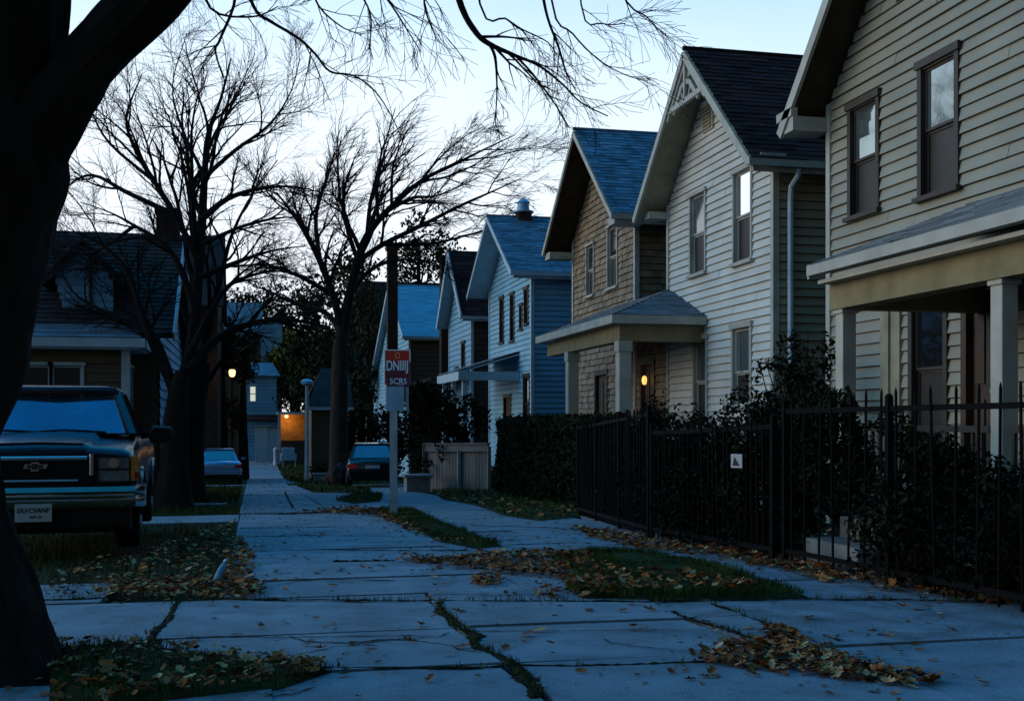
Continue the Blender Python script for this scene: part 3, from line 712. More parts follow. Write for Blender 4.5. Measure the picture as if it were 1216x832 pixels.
# left side: dark house with a sun porch
LG = 'houses along the left side of the street'
z0 = g(26)-.1
l1 = thing('porch_house', 'dark-roofed house with a pale dormer and enclosed sun porch behind the pickup', 'house', (-5, 26, z0), LG)
mb = MB(); sF = sideF(25.3)
mb.box(-11, -1.95, 25.4, 33, z0-.2, 3.2); mb.slab([(-11, 25.4, 3.2), (-11, 29, 5.6), (-11, 33, 3.2)], (9.05, 0, 0)); mb.build('body', M['sid_tan'], l1)
mb = MB(); EF = eastF(-1.93)
courses(mb, EF, lambda z: 25.4 if z < 3.2 else 25.4+(z-3.2)*1.5, lambda z: 33 if z < 3.2 else 33-(z-3.2)*1.66, z0-.2, 5.5, .2, .03, .06, 0, ()); mb.build('wall', M['sid_blue2'], l1)
rf = MB(); sf = MB()
for (ya, za_, yb, zb_) in ((25.0, 2.95, 29.0, 5.62), (33.4, 2.95, 29.0, 5.62)):
    D = V((0, yb-ya, zb_-za_)); ln = D.length; D /= ln; n = V((0, -D.z, D.y)); n = n if n.z > 0 else -n
    courses(rf, lambda u, v, w, D=D, n=n, ya=ya, za_=za_: V((u, ya, za_))+D*w+n*(v+.1), lambda w: -11.3, lambda w: -1.62, 0, ln, .2, .02, 0, .5, (), .006)
    sf.slab([(-11.3, ya, za_), (-1.62, ya, za_), (-1.62, yb, zb_), (-11.3, yb, zb_)], n*.09)
r_ = rf.build('roof', M['roof_brown'], l1); sf.build('soffit', M['soffitd'], r_)
mb = MB(); mb.beam((-1.6, 25.0, 2.98), (-1.6, 29.0, 5.65), .05, .24); mb.beam((-1.6, 33.4, 2.98), (-1.6, 29.0, 5.65), .05, .24); mb.build('rake_board', M['trimb'], r_)
mb = MB(); mb.box(-2.25, -1.72, 28.7, 29.3, 5.3, 6.25); mb.box(-2.29, -1.68, 28.66, 29.34, 6.25, 6.36); mb.build('chimney', M['brick'], r_)
# dormer
mb = MB(); dF = sideF(25.75)
courses(mb, dF, lambda z: -4.1+max(0, (4.3-z))*.28 if z < 4.3 else -4.1+(z-4.3)*.9, lambda z: -2.9 if z < 4.25 else -2.9-(z-4.25)*.9, 3.15, 4.9, .16, .02, .05, 0, ()); d_ = mb.build('dormer', M['sid_blue2'], l1)
mb = MB(); mb.slab([(-4.05, 25.8, 3.0), (-2.92, 25.8, 3.0), (-2.92, 25.8, 4.25), (-3.5, 25.8, 4.85), (-4.05, 25.8, 4.3)], (0, 2.4, 0)); mb.build('cheek', M['roof_brown'], d_)
mb = MB(); mb.beam((-4.35, 25.6, 4.1), (-3.48, 25.6, 5.0), .05, .12); mb.beam((-2.65, 25.6, 4.1), (-3.52, 25.6, 5.0), .05, .12)
mb.slab([(-4.4, 25.55, 4.12), (-3.5, 25.55, 5.02), (-3.5, 28.4, 5.02), (-4.4, 28.4, 4.12)], (0, 0, .07)); mb.slab([(-2.6, 25.55, 4.12), (-3.5, 25.55, 5.02), (-3.5, 28.4, 5.02), (-2.6, 28.4, 4.12)], (0, 0, .07)); mb.build('dormer_roof', M['roof_brown'], d_)
mb = MB(); mb.beam((-3.36, 25.72, 3.1), (-3.36, 25.72, 4.75), .06, .05); mb.build('trim_strip', M['frame_dk'], d_)
# sun porch
PF = sideF(24.0); wl = [(-5.6, -5.0, .9, 2.3), (-4.55, -3.9, .9, 2.3), (-3.85, -3.3, .9, 2.3)]
mb = MB(); courses(mb, PF, lambda z: -8.5, lambda z: -2.5, z0-.2, 2.62, .18, .025, .05, 0, wl)
PE = eastF(-2.5); we = [(24.6, 25.3, .7, 2.3), (25.6, 26.3, .7, 2.3), (26.9, 27.7, .7, 2.3), (28.2, 29.0, .7, 2.3)]
courses(mb, PE, lambda z: 24, lambda z: 29.6, z0-.2, 2.62, .18, .025, .05, 0, we)
p_ = mb.build('sun_porch', M['sid_tan'], l1)
mb = MB(); mb.box(-8.4, -2.6, 24.12, 29.5, z0-.2, 2.55); mb.build('interior', M['shade_dark'], p_)
for w in wl: window(PF, *w, l1, 'trimb', rail=.35, case=.05, glass='screen')
for w in we: window(PE, *w, l1, 'trimb', rail=.35, case=.05, glass='screen')
mb = MB(); mb.box(-2.54, -2.38, 23.88, 24.02, z0-.2, 2.62); mb.build('corner_post', M['trimb'], l1)
mb = MB()
D = V((0, 1.5, .36)); courses(mb, lambda u, v, w: V((u, 23.6, 2.8))+D.normalized()*w+V((0, -.2, .97))*(v+.06), lambda w: -8.9, lambda w: -2.1-w*.4, 0, D.length, .2, .015, 0, .6, (), .004)
D2 = V((-.75, 0, .36)); courses(mb, lambda u, v, w: V((-2.08, u, 2.8))+D2.normalized()*w+V((.4, 0, .9))*(v+.05), lambda w: 23.6+w*.9, lambda w: 29.8, 0, D2.length, .2, .015, 0, .6, (), .004)
q_ = mb.build('porch_roof', M['roof_blue'], l1)
mb = MB(); mb.box(-8.9, -2.06, 23.54, 23.64, 2.66, 2.84); mb.box(-2.16, -2.06, 23.64, 29.8, 2.66, 2.84); mb.box(-8.8, -2.16, 23.64, 29.7, 2.62, 2.68); mb.build('fascia', M['trimb'], q_)

z0 = g(55)-.2
l2 = thing('brick_house', 'tall dark brick house rising behind the left trees beyond the silver sedan', 'house', (-6, 57, z0), LG)
mb = MB(); mb.box(-14, -1.5, 53.5, 61, z0-.2, 6.6); mb.slab([(-14, 53.5, 6.6), (-14, 57.2, 10.0), (-14, 61, 6.6)], (12.5, 0, 0)); mb.build('wall', M['brick'], l2)
mb = MB(); mb.slab([(-14.3, 53.1, 6.35), (-1.25, 53.1, 6.35), (-1.25, 57.2, 10.1), (-14.3, 57.2, 10.1)], (0, -.07, .1)); mb.slab([(-14.3, 61.4, 6.35), (-1.25, 61.4, 6.35), (-1.25, 57.2, 10.1), (-14.3, 57.2, 10.1)], (0, .07, .1)); mb.build('roof', M['roof_brown'], l2)
for zz in (.6, 3.6): window(sideF(53.5), -3.4, -2.6, zz, zz+1.6, l2, 'frame_dk'); window(sideF(53.5), -6.4, -5.6, zz, zz+1.6, l2, 'frame_dk')

z0 = g(106)
l3 = thing('distant_house', 'distant house with a grey green roof and a pale blue end wall', 'house', (-1, 108, z0))
mb = MB(); mb.box(-7, .8, 106, 114, z0-.2, 9.2); mb.build('body', M['sid_tan'], l3)
mb = MB(); courses(mb, sideF(105.6), lambda z: .8, lambda z: 2.7, z0, 10.2, .3, .03, .06, 0, ()); mb.box(.8, 2.7, 105.64, 113, z0, 10.2); mb.build('end_wall', M['sid_blue'], l3)
mb = MB(); mb.slab([(-7.5, 105.4, 8.9), (1.0, 105.4, 8.9), (1.0, 110, 12.2), (-6.5, 110, 12.2)], (0, -.1, .15)); mb.slab([(-7.5, 114.5, 8.9), (1, 114.5, 8.9), (1, 110, 12.2), (-6.5, 110, 12.2)], (0, .1, .15)); mb.build('roof', M['roof_grey'], l3)
z0 = g(100)
l4 = thing('cottage', 'pale blue cottage with one lit upper window at the far end of the path', 'cottage', (.2, 102, z0))
cw = [(-.15, .35, 2.9, 4.2)]
mb = MB(); courses(mb, sideF(100), lambda z: -.6, lambda z: 2.1, z0-.2, 5.2, .3, .03, .06, 0, cw); mb.build('wall', M['sid_blue2'], l4)
mb = MB(); mb.box(-.5, 2.0, 100.12, 104, z0-.2, 5.2); mb.build('interior', M['shade_dark'], l4)
mb = MB(); mb.slab([(-.9, 99.6, 5.0), (2.4, 99.6, 5.0), (1.8, 102, 6.2), (-.5, 102, 6.2)], (0, -.05, .12)); mb.build('roof', M['roof_blue'], l4)
window(sideF(100), *cw[0], l4, 'trimb', glass='litwin', low='litwin', case=.1)
mb = MB(); mb.slab([(-1, 98.6, 1.2), (2.3, 98.6, 1.2), (2.3, 99.9, 1.6), (-1, 99.9, 1.6)], (0, 0, .15)); mb.build('porch_roof', M['roof_dark'], l4)
z0 = g(97)
sd = thing('shed', 'long pale blue board shed with a flat roof at the end of the path', 'shed', (1.6, 97, z0))
mb = MB(); mb.box(.3, 3.2, 96.6, 98.2, z0-.1, .75)
sd1 = mb.build('wall', M['sid_blue2'], sd)
mb = MB()
for i in range(12): mb.box(.3+.24*i, .33+.24*i, 96.56, 96.6, z0, .75)
mb.build('batten', M['trimb'], sd1)
mb = MB(); mb.box(.1, 3.4, 96.3, 98.4, .75, .88); mb.build('roof', M['roof_blue'], sd)
mb = MB(); mb.box(1.5, 2.3, 96.5, 96.58, z0, .6); mb.build('door', M['paleblue'], sd)
z0 = g(93)
gr = thing('garage', 'low open garage whose ochre back wall glows under a lamp', 'garage', (3.4, 94, z0))
mb = MB(); mb.box(2.3, 4.7, 94.5, 94.7, z0, 1.75); mb.build('back_wall', M['ochrewall'], gr)
mb = MB(); mb.box(2.0, 5.0, 92.6, 95, 1.75, 1.95); mb.box(2.05, 2.2, 92.7, 92.85, z0, 1.75); mb.build('roof', M['trimb'], gr)
mb = MB(); mb.box(2.3, 5.0, 93.2, 93.3, z0, -.35); mb.build('low_wall', M['sid_brown'], gr)
mb = MB(); mb.lathe((2.75, 93.9, 1.6), [(.05, .12), (.16, .04), (.12, -.08), (.03, -.12)], 10); mb.build('lamp', M['lampglow'], gr)
z0 = g(60)
g2 = thing('brown_garage', 'brown board garage with one small blue window behind the lamp post', 'garage', (4.6, 60, z0))
gw = [(4.0, 4.35, -1.0, .2)]
mb = MB(); courses(mb, sideF(58), lambda z: 2.95, lambda z: 4.75, z0-.2, 1.9, .2, .02, .06, 0, gw); mb.build('wall', M['sid_tan'], g2)
mb = MB(); mb.box(3.05, 4.75, 58.1, 64, z0-.2, 1.9); mb.box(2.93, 3.05, 58, 64, z0-.2, 1.9); mb.build('body', M['sid_brown'], g2)
mb = MB(); mb.slab([(2.7, 57.6, 1.85), (5.0, 57.6, 1.85), (5.0, 61, 3.9), (3.6, 61, 3.9)], (0, -.05, .1)); mb.slab([(2.7, 64.4, 1.85), (5.0, 64.4, 1.85), (5.0, 61, 3.9), (3.6, 61, 3.9)], (0, .05, .1)); r_ = mb.build('roof', M['roof_brown'], g2)
mb = MB(); mb.box(2.7, 5.0, 57.5, 57.6, 1.76, 1.92); mb.build('fascia', M['trimb'], r_)
window(sideF(58), *gw[0], g2, 'trimb', glass='curtain', low='curtain', case=.04)

# ------------------------------------------------------------------ iron fence with its pickets
def iron_fence(name, label, pts, top, group, step=.115, low=.12, panel=1.9, ext=0.0):
    P = [V((x, y, g(y))) for x, y in pts]; c = sum(P, V((0, 0, 0)))/len(P)
    t = thing(name, label, 'fence', c, group)
    me_p = None; cnt = 0
    mb = MB(); posts = []
    for a, b in zip(P[:-1], P[1:]):
        n = max(1, round((b-a).length/panel)); d = b-a
        for zz in (low, top-.1):
            mb.beam(V((a.x, a.y, a.z*0+(a.z+zz))), V((b.x, b.y, b.z+zz)), .025, .04)
        for i in range(n+1):
            q = a+d*(i/n)
            if not any((q-r).length < .3 for r in posts): posts.append(q)
    mb.build('rail', M['iron'], t)
    for q in posts:
        m = MB(); m.box(q.x-.022, q.x+.022, q.y-.022, q.y+.022, q.z-.1, q.z+top-.02); m.lathe(q+V((0, 0, top-.02)), [(.032, 0), (.032, .015), (.012, .03)], 6); m.build('post', M['iron'], t)
    pk = MB(); pk.box(-.007, .007, -.007, .007, 0, top-.07+ext); pk.lathe((0, 0, top-.07+ext), [(.009, 0), (.009, .012), (.002, .03)], 4)
    for a, b in zip(P[:-1], P[1:]):
        n = int((b-a).length/step)
        for i in range(n):
            q = a+(b-a)*((i+.5)/n)
            if me_p is None:
                o = pk.build('picket', M['iron']); o.parent = t; me_p = o.data
            else:
                o = bpy.data.objects.new('picket', me_p); COL.objects.link(o); o.parent = t
            o.location = q-c+V((0, 0, .03)); o.rotation_euler = (rnd(-.018, .018), rnd(-.018, .018), rnd(0, .4))
    return t
FG = 'black iron fence runs in front of the right houses'
iron_fence('iron_fence', 'black iron picket fence between the clipped hedge and the corner post, overgrown from behind', [(5.0, 17.2), (4.28, 11.9)], 1.48, FG)
iron_fence('iron_fence', 'black iron picket fence carrying the small white warning placard', [(4.28, 11.8), (4.36, 9.0)], 1.27, FG)
iron_fence('iron_fence', 'tallest black iron picket fence in front of the stone steps and the nearest porch', [(4.42, 8.9), (4.62, 6.0)], 1.4, FG, step=.2, ext=.06)
pc = PD(875, 547, 10.2)
mb = MB(); mb.box(-.062, .062, -.006, 0, -.062, .062); sg = mb.build('fence_placard', M['plate'], loc=tuple(pc), local=True); sg.rotation_euler = (0, 0, R(-62))
tag(sg, 'small square white warning placard with a black triangle hung on the iron fence', 'placard')
mb = MB(); mb.slab([(-.042, -.008, -.042), (.035, -.008, -.042), (-.022, -.008, .036)], (0, -.002, 0)); m_ = mb.build('emblem', M['ink']); m_.parent = sg
# stone steps behind it
st = thing('stone_steps', 'flight of pale stone steps behind the iron fence leading up to the nearest house', 'steps', (5.3, 9.0, g(9)))
for i in range(4):
    mb = MB(); y0 = 8.3+.05*i; mb.box(4.75+.34*i, 5.12+.34*i, y0, 9.2, -.1, .18*(i+1)); mb.build('tread', M['stone'], st, bevel=.015)

# ------------------------------------------------------------------ leafy plants
def leaf_cloud(mb, pts, s, ar=1.7):
    for p in pts:
        a = V((rnd(-1, 1), rnd(-1, 1), rnd(-1, 1))).normalized(); b = a.cross(V((rnd(-1, 1), rnd(-1, 1), rnd(-1, 1)))).normalized()
        k = s*rnd(.55, 1.25); p = V(p)
        mb.quad(p-a*k*ar*.5, p+b*k*.42-a*k*.05, p+a*k*ar*.5, p-b*k*.42-a*k*.05)
def blob_pts(c, r, n, sq=(1, 1, 1), shell=.45, ns=1.2, clump=0):
    out = []; c = V(c)
    while len(out) < n:
        d = V((random.gauss(0, 1), random.gauss(0, 1), random.gauss(0, 1))).normalized()
        k = (shell+(1-shell)*random.random()**.6)*(1+.5*noise.noise(d*ns*1.6+c*.37))
        p = c+V((d.x*sq[0], d.y*sq[1], d.z*sq[2]))*r*k
        if clump and noise.noise(p*clump) < -.08: continue
        if p.z < g(p.y)+.02: continue
        out.append(p)
    return out
def plant(name, label, cat, base, blobs, s, m, stems=5, group=None, ar=1.7, clump=0, smat='bark'):
    t = thing(name, label, cat, base, group); mb = MB()
    for c, r, n, sq in blobs: leaf_cloud(mb, blob_pts(c, r, n, sq, clump=clump), s, ar)
    mb.build('foliage', M[m], t)
    mb = MB(); b = V(base)
    for i in range(stems):
        c, r, n, sq = random.choice(blobs); e = V(c)+V((rnd(-.6, .6)*r*sq[0], rnd(-.6, .6)*r*sq[1], rnd(.2, .9)*r*sq[2]))
        m_ = b.lerp(e, .5)+V((rnd(-.2, .2), rnd(-.2, .2), 0))*r
        mb.tube([b+V((rnd(-.1, .1), rnd(-.1, .1), -.05)), m_, e], [.02, .014, .005], 5)
    mb.build('stem', M[smat], t)
    return t
# clipped hedge
hb = thing('clipped_hedge', 'clipped green hedge along the right walk between the board fence and the iron fence', 'hedge', (5.75, 23.2, g(23)))
core = MB(); lf = MB(); pts = []
HA, HB = V((5.55, 18.7, 0)), V((5.95, 27.9, 0))
def hedge_top(y): return 1.22+.05*noise.noise(V((y*1.3, 0, 0)))
n = 24
for i in range(n):
    a = HA.lerp(HB, i/n); b = HA.lerp(HB, (i+1)/n)
    core.hexa([(a.x+.12, a.y, g(a.y)-.05), (a.x+.75, a.y, g(a.y)-.05), (b.x+.75, b.y, g(b.y)-.05), (b.x+.12, b.y, g(b.y)-.05), (a.x+.12, a.y, hedge_top(a.y)-.12), (a.x+.75, a.y, hedge_top(a.y)-.12), (b.x+.75, b.y, hedge_top(b.y)-.12), (b.x+.12, b.y, hedge_top(b.y)-.12)])
for _ in range(17000):
    t = random.random(); p = HA.lerp(HB, t); q = random.random(); zt = hedge_top(p.y)
    if q < .62: x = abs(random.gauss(0, .06)); z = rnd(g(p.y)+.05, zt); bul = .1*noise.noise(V((p.y*1.6, z*1.6, 4)))
    elif q < .85: x = rnd(0, .85); z = zt+random.gauss(-.02, .05); bul = 0
    else: p = HA+V((0, -random.random()*.12, 0)); x = rnd(0, .85); z = rnd(g(p.y)+.05, zt); bul = 0
    pts.append((p.x+x+bul, p.y+rnd(-.05, .05), z))
leaf_cloud(lf, pts, .065)
for _ in range(90):
    t = random.random(); p = HA.lerp(HB, t); zt = hedge_top(p.y)
    b = V((p.x+rnd(.05, .8), p.y, zt-.05)); leaf_cloud(lf, [b+V((rnd(-.03, .03), rnd(-.03, .03), rnd(0, .16))) for _ in range(8)], .06)
lf.build('foliage', M['hedge'], hb); core.build('stem', M['ivy'], hb)
VG = 'overgrown plants behind the iron fence'
plant('overgrown_vine', 'dark tangled vine filling the iron fence beside the clipped hedge', 'vine', at(5.7, 15.8), [((5.45, 16.4, .35), .75, 2800, (.55, 1.2, 1.05)), ((5.1, 14.6, .35), .75, 2800, (.6, 1.2, 1.1))], .055, 'ivy', 8, VG)
plant('overgrown_vine', 'dark tangled vine behind the fence under the second cream ground floor window', 'vine', at(5.3, 12.9), [((4.9, 13.2, .4), .8, 3000, (.6, 1.1, 1.05)), ((4.72, 11.8, .45), .8, 3000, (.6, 1.1, .95))], .05, 'ivy', 8, VG)
plant('overgrown_vine', 'dark tangled vine behind the white warning placard', 'vine', at(5.1, 10.6), [((4.62, 10.9, .45), .8, 5400, (.6, 1.0, .9)), ((4.7, 9.9, .5), .75, 5000, (.6, 1.0, .95))], .037, 'ivy', 8, VG)
plant('leafy_shrub', 'tall loose shrub climbing against the shaded cream side wall between the two nearest houses', 'shrub', at(7.1, 13.6), [((7.1, 13.6, .9), .95, 1900, (.6, .65, 1.0)), ((7.2, 13.8, 1.9), .6, 700, (.75, .75, 1.0)), ((6.8, 14.1, 1.8), .38, 200, (1, 1, .7))], .055, 'shrub', 14, clump=2.2)
plant('leafy_shrub', 'bushy dark shrub swelling over the fence before the nearest porch post', 'shrub', at(5.5, 9.6), [((4.72, 9.9, .9), .62, 5200, (.8, 1.1, 1.0)), ((4.8, 8.75, 1.0), .45, 4400, (.8, 1.1, 1.0)), ((5.2, 10.5, 1.2), .4, 1400, (1, 1, .8)), ((4.75, 7.7, .62), .62, 4200, (.75, 1, .95))], .036, 'shrub', 14, clump=1.6)
plant('low_shrub', 'dense dark shrub at the right end behind the tallest iron fence', 'shrub', at(5.6, 7.4), [((5.0, 7.2, .35), .8, 6800, (.62, 1.1, .85)), ((5.2, 6.2, .35), .75, 6000, (.6, 1.0, .9))], .036, 'ivy', 8)
plant('rose_bush', 'thin straggling bush in front of the cream ground floor windows', 'shrub', at(7.2, 18.4), [((7.3, 18.6, .95), .6, 420, (.5, 1.6, .8)), ((7.2, 17.6, 1.0), .5, 320, (.5, 1.2, .8)), ((7.4, 19.9, 1.2), .55, 260, (.4, 1, 1.0))], .055, 'shrub', 16, clump=2)
plant('rose_bush', 'straggling climber beside the porch door under the small amber lamp', 'shrub', at(7.9, 21.6), [((7.9, 21.6, 1.0), .6, 260, (.4, .9, 1.3))], .06, 'ivy', 12, clump=2)
plant('dark_bush', 'large dark leafy bush above the weathered board fence', 'bush', at(5.5, 33.6), [((5.4, 33.6, .8), 1.15, 2600, (.8, 1.0, 1.2)), ((4.9, 34.4, 1.6), .9, 1400, (.9, .9, 1.0)), ((6.2, 33.4, 1.3), .8, 1000, (.9, .9, .9))], .1, 'ivy', 10, clump=1.3)
plant('dark_bush', 'dark scrub filling the gap between the brown garage and the light blue roof house', 'bush', at(7.0, 61.0), [((7.2, 60.5, .2), 1.6, 1300, (.8, .8, 1.1)), ((6.6, 61, -1.0), 1.2, 700, (1, 1, .8))], .16, 'ivy', 8, clump=.8)
plant('dark_bush', 'dark tall scrub between the brown garage and the black hatchback', 'bush', at(5.9, 60), [((5.6, 60, .3), 1.3, 1500, (.8, .8, 1.5)), ((6.2, 59, -1.0), 1.2, 900, (1, 1, .9)), ((5.6, 62, 2.6), 1.1, 800, (.9, .9, 1.2))], .15, 'dkgreen', 8, clump=.8)
plant('round_bush', 'low round bush on the left grass strip behind the bare tree', 'bush', at(-1.75, 28.5), [((-1.75, 28.5, .95), .42, 900, (1.2, 1, .55))], .05, 'dkgreen', 7)
plant('low_shrub', 'low scrubby plant at the foot of the brown garage', 'shrub', at(3.9, 56.5), [((3.9, 56.5, -1.3), .8, 700, (1.6, 1, .6))], .12, 'dkgreen', 5)

# ------------------------------------------------------------------ trees
def grow(mb, p, d, L, r, lvl, o):
    seg = max(3, min(8, int(L/o['seg'])+2)); P = [p.copy()]; Rr = [r]; dd = d.copy()
    for i in range(seg):
        dd = (dd+V((rnd(-1, 1), rnd(-1, 1), rnd(-1, 1)))*o['wig']+V((0, 0, o['up'][min(lvl, len(o['up'])-1)]))+o.get('wind', V((0, 0, 0)))).normalized()
        P.append(P[-1]+dd*(L/seg)); Rr.append(max(o['rmin'], r*(1-.78*(i+1)/seg)))
    mb.tube(P, Rr, 5 if r > .02 else 3, cap=False)
    spawn(mb, P, Rr, L, lvl, o)
def spawn(mb, P, Rr, L, lvl, o, t0=.2):
    if lvl >= o['max']: return
    n = o['n'][min(lvl, len(o['n'])-1)]
    for k in range(n):
        t = t0+(1-t0)*(k+random.random())/n; f = t*(len(P)-1); i = min(int(f), len(P)-2); q = P[i].lerp(P[i+1], f-i)
        d = (P[i+1]-P[i]).normalized(); a = d.cross(V((rnd(-1, 1), rnd(-1, 1), rnd(-1, 1))))
        if a.length < .05: continue
        a.normalize(); an = rnd(*o['ang'])
        grow(mb, q, (d*cos(an)+a*sin(an)).normalized(), L*rnd(.42, .78)*(1-.35*t), max(o['rmin'], min(Rr[i]*.62, L*.02)), lvl+1, o)
def smooth_chain(P, Rr, k=4):
    out = []; rr = []
    for i in range(len(P)-1):
        p0, p1, p2, p3 = P[max(i-1, 0)], P[i], P[i+1], P[min(i+2, len(P)-1)]
        for j in range(k):
            t = j/k
            out.append(.5*((2*p1)+(p2-p0)*t+(2*p0-5*p1+4*p2-p3)*t*t+(3*p1-p0-3*p2+p3)*t**3)); rr.append(Rr[i]+(Rr[i+1]-Rr[i])*t)
    return out+[P[-1]], rr+[Rr[-1]]
def traced_tree(name, label, base, trunk, limbs, d, o, bark='bark', spread=.08, group=None, sides=12):
    t = thing(name, label, 'tree', base, group); k = d/FPX
    tm = MB(); bm = MB(); base = V(base)
    def chain(pts, d0, d1):
        P = []; Rr = []
        for i, p in enumerate(pts):
            f = i/(len(pts)-1); P.append(PD(p[0], p[1], d0+(d1-d0)*f)); Rr.append((p[2] if len(p) > 2 else max(.8, pts[0][2]*(1-f)))*k)
        return smooth_chain(P, Rr)
    for tr in trunk:
        P, Rr = chain(tr, d, d); P, Rr = smooth_chain(P, Rr, 3); tm.tube(P, Rr, sides, rough=.07 if sides > 12 else .04)
    for li in limbs:
        P, Rr = chain(li, d, d*(1+rnd(-spread, spread))); Rr = [q*.62 for q in Rr]
        bm.tube(P, Rr, 7, cap=False)
        L = sum((P[i+1]-P[i]).length for i in range(len(P)-1))
        spawn(bm, P, Rr, L*o.get('lf', .62), 0, o, o.get('t0', .25))
    tm.build('trunk', M[bark], t, smooth=True); bm.build('crown', M['twig'], t, smooth=True)
    return t
TG = 'bare trees along the path'
oC = dict(seg=.2, wig=.19, up=[.04, .03, .01, -.01], n=[10, 8, 6], max=3, ang=(.3, .85), rmin=.003, lf=.66, t0=.25)
traced_tree('bare_tree', 'bare many-limbed tree on the left verge just behind the pickup', at(-1.48, 23.5), [[(206, 610, 31), (206, 595, 23), (207, 560, 18), (208, 510, 15), (212, 466, 12), (216, 440, 7)]], [
    [(212, 480, 12), (195, 430), (183, 402), (160, 386), (120, 368), (85, 345), (62, 300)],
    [(212, 470, 14), (225, 420, 12), (232, 370, 11), (236, 310, 10), (240, 260, 9), (243, 210, 7), (247, 160, 5), (262, 118, 3), (274, 70, 1.5)],
    [(232, 370, 8), (215, 320), (195, 290), (160, 268), (130, 252), (95, 240)],
    [(236, 310, 7), (208, 255, 6), (183, 215, 5), (162, 180, 4), (150, 140, 2.5), (168, 90, 1)],
    [(222, 440, 10), (258, 402, 8), (300, 384, 6), (345, 380, 4), (392, 388, 1.5)],
    [(240, 260, 7), (270, 236), (310, 224), (352, 222), (392, 232)],
    [(243, 210, 5), (280, 178), (320, 148), (345, 110), (356, 70)],
    [(208, 255, 6), (150, 228), (110, 208), (80, 222), (56, 255)],
    [(236, 330, 7), (280, 312), (322, 298), (362, 292)],
    [(183, 215, 4), (130, 170), (108, 130), (95, 85)],
    [(240, 290, 5), (290, 268), (340, 258), (384, 262)],
    [(212, 470, 9), (190, 430, 8), (168, 372, 6), (150, 320, 5), (120, 290, 3), (90, 275, 1)],
    [(243, 210, 4), (215, 150), (205, 100), (222, 40)],
    [(225, 420, 7), (262, 350), (290, 330), (330, 322), (372, 330)],
    [(160, 268, 4), (110, 300), (75, 290), (55, 262)],
], 22.6, oC, group=TG)
oC2 = dict(oC, n=[9, 7, 5], max=3)
traced_tree('bare_tree', 'slimmer dark-trunked tree close behind the many-limbed tree on the left verge', at(-1.35, 28.0), [[(228, 596, 20), (228, 570, 15), (229, 520, 13), (234, 470, 12), (240, 430, 10)]], [
    [(240, 430, 9), (250, 380), (262, 330), (275, 280), (300, 230), (330, 190)], [(238, 450, 7), (220, 390), (205, 340), (200, 290), (180, 250)], [(236, 470, 6), (262, 430), (290, 400), (320, 350)],
    [(250, 380, 5), (245, 310), (225, 260), (215, 200)]], 27.0, oC2, group=TG)
oD = dict(seg=.4, wig=.17, up=[.03, .03, .01, .0], n=[10, 8, 6], max=3, ang=(.28, .8), rmin=.006, lf=.6, t0=.18, wind=V((.06, 0, 0)))
traced_tree('bare_tree', 'bare wide-spreading tree in the middle distance with limbs sweeping up to the right', at(3.26, 44.1), [[(402, 580, 15), (402, 565, 12), (402, 520, 10.5), (403, 460, 10), (404, 420, 9.5), (407, 388, 8)]], [
    [(407, 395, 9), (395, 350, 7), (380, 310, 6), (362, 275, 5), (345, 250, 3), (328, 228, 1)],
    [(407, 395, 11), (415, 350, 9), (425, 310, 8), (436, 280, 7), (460, 250, 5.5), (500, 215, 4), (540, 195, 3), (580, 175, 1.5), (612, 160, .8)],
    [(425, 310, 6), (455, 290, 5), (500, 268, 4), (545, 245, 3), (590, 225, 1.5), (618, 212, .8)],
    [(380, 310, 5), (375, 260, 4), (385, 220, 3), (398, 180, 1)],
    [(436, 280, 5), (440, 240, 4), (450, 205, 3), (462, 165, 1)],
    [(395, 350, 6), (360, 330, 4), (330, 318, 3), (306, 312, 1)],
    [(455, 290, 5), (510, 290, 3), (560, 278, 2), (604, 268, .8)],
    [(425, 310, 5), (412, 270, 4), (408, 230, 3), (420, 192, 1)],
    [(407, 395, 7), (385, 370, 5), (350, 360, 3.5), (318, 345, 2), (300, 340, 1)],
    [(460, 250, 5), (490, 235), (520, 232), (570, 210)],
    [(415, 350, 6), (440, 320), (480, 308), (525, 312)],
    [(500, 215, 3), (520, 190), (548, 165), (575, 150)],
], 44.0, oD, bark='bark2', group=TG)
# big foreground tree: flared base at the left edge, fork, limb arching over the view
oA = dict(seg=.09, wig=.17, up=[-.06, -.05, -.03, 0], n=[8, 6, 3], max=2, ang=(.3, .8), rmin=.0014, lf=.42, t0=.15)
ta = traced_tree('foreground_tree', 'massive dark foreground tree at the left edge with a flared base', at(-1.85, 5.6),
    [[(-75, 860, 200), (-75, 835, 168), (-75, 800, 150), (-75, 740, 119), (-76, 680, 101), (-78, 600, 75), (-80, 520, 68), (-74, 430, 100), (-66, 330, 104), (-55, 250, 112), (-42, 190, 116), (-40, 140, 100), (-40, 100, 60)],
     [(-15, 205, 80), (42, 148, 52), (80, 108, 37), (102, 78, 33), (128, 48, 33), (181, -5, 36), (250, -90, 38), (340, -160, 32), (460, -215, 24), (600, -250, 16), (720, -240, 10)],
     [(-45, 190, 104), (-28, 110, 86), (-10, 50, 80), (2, -20, 76), (10, -140, 66)]],
    [], 5.45, oA, sides=56)
bm = MB(); k = 6.2/FPX
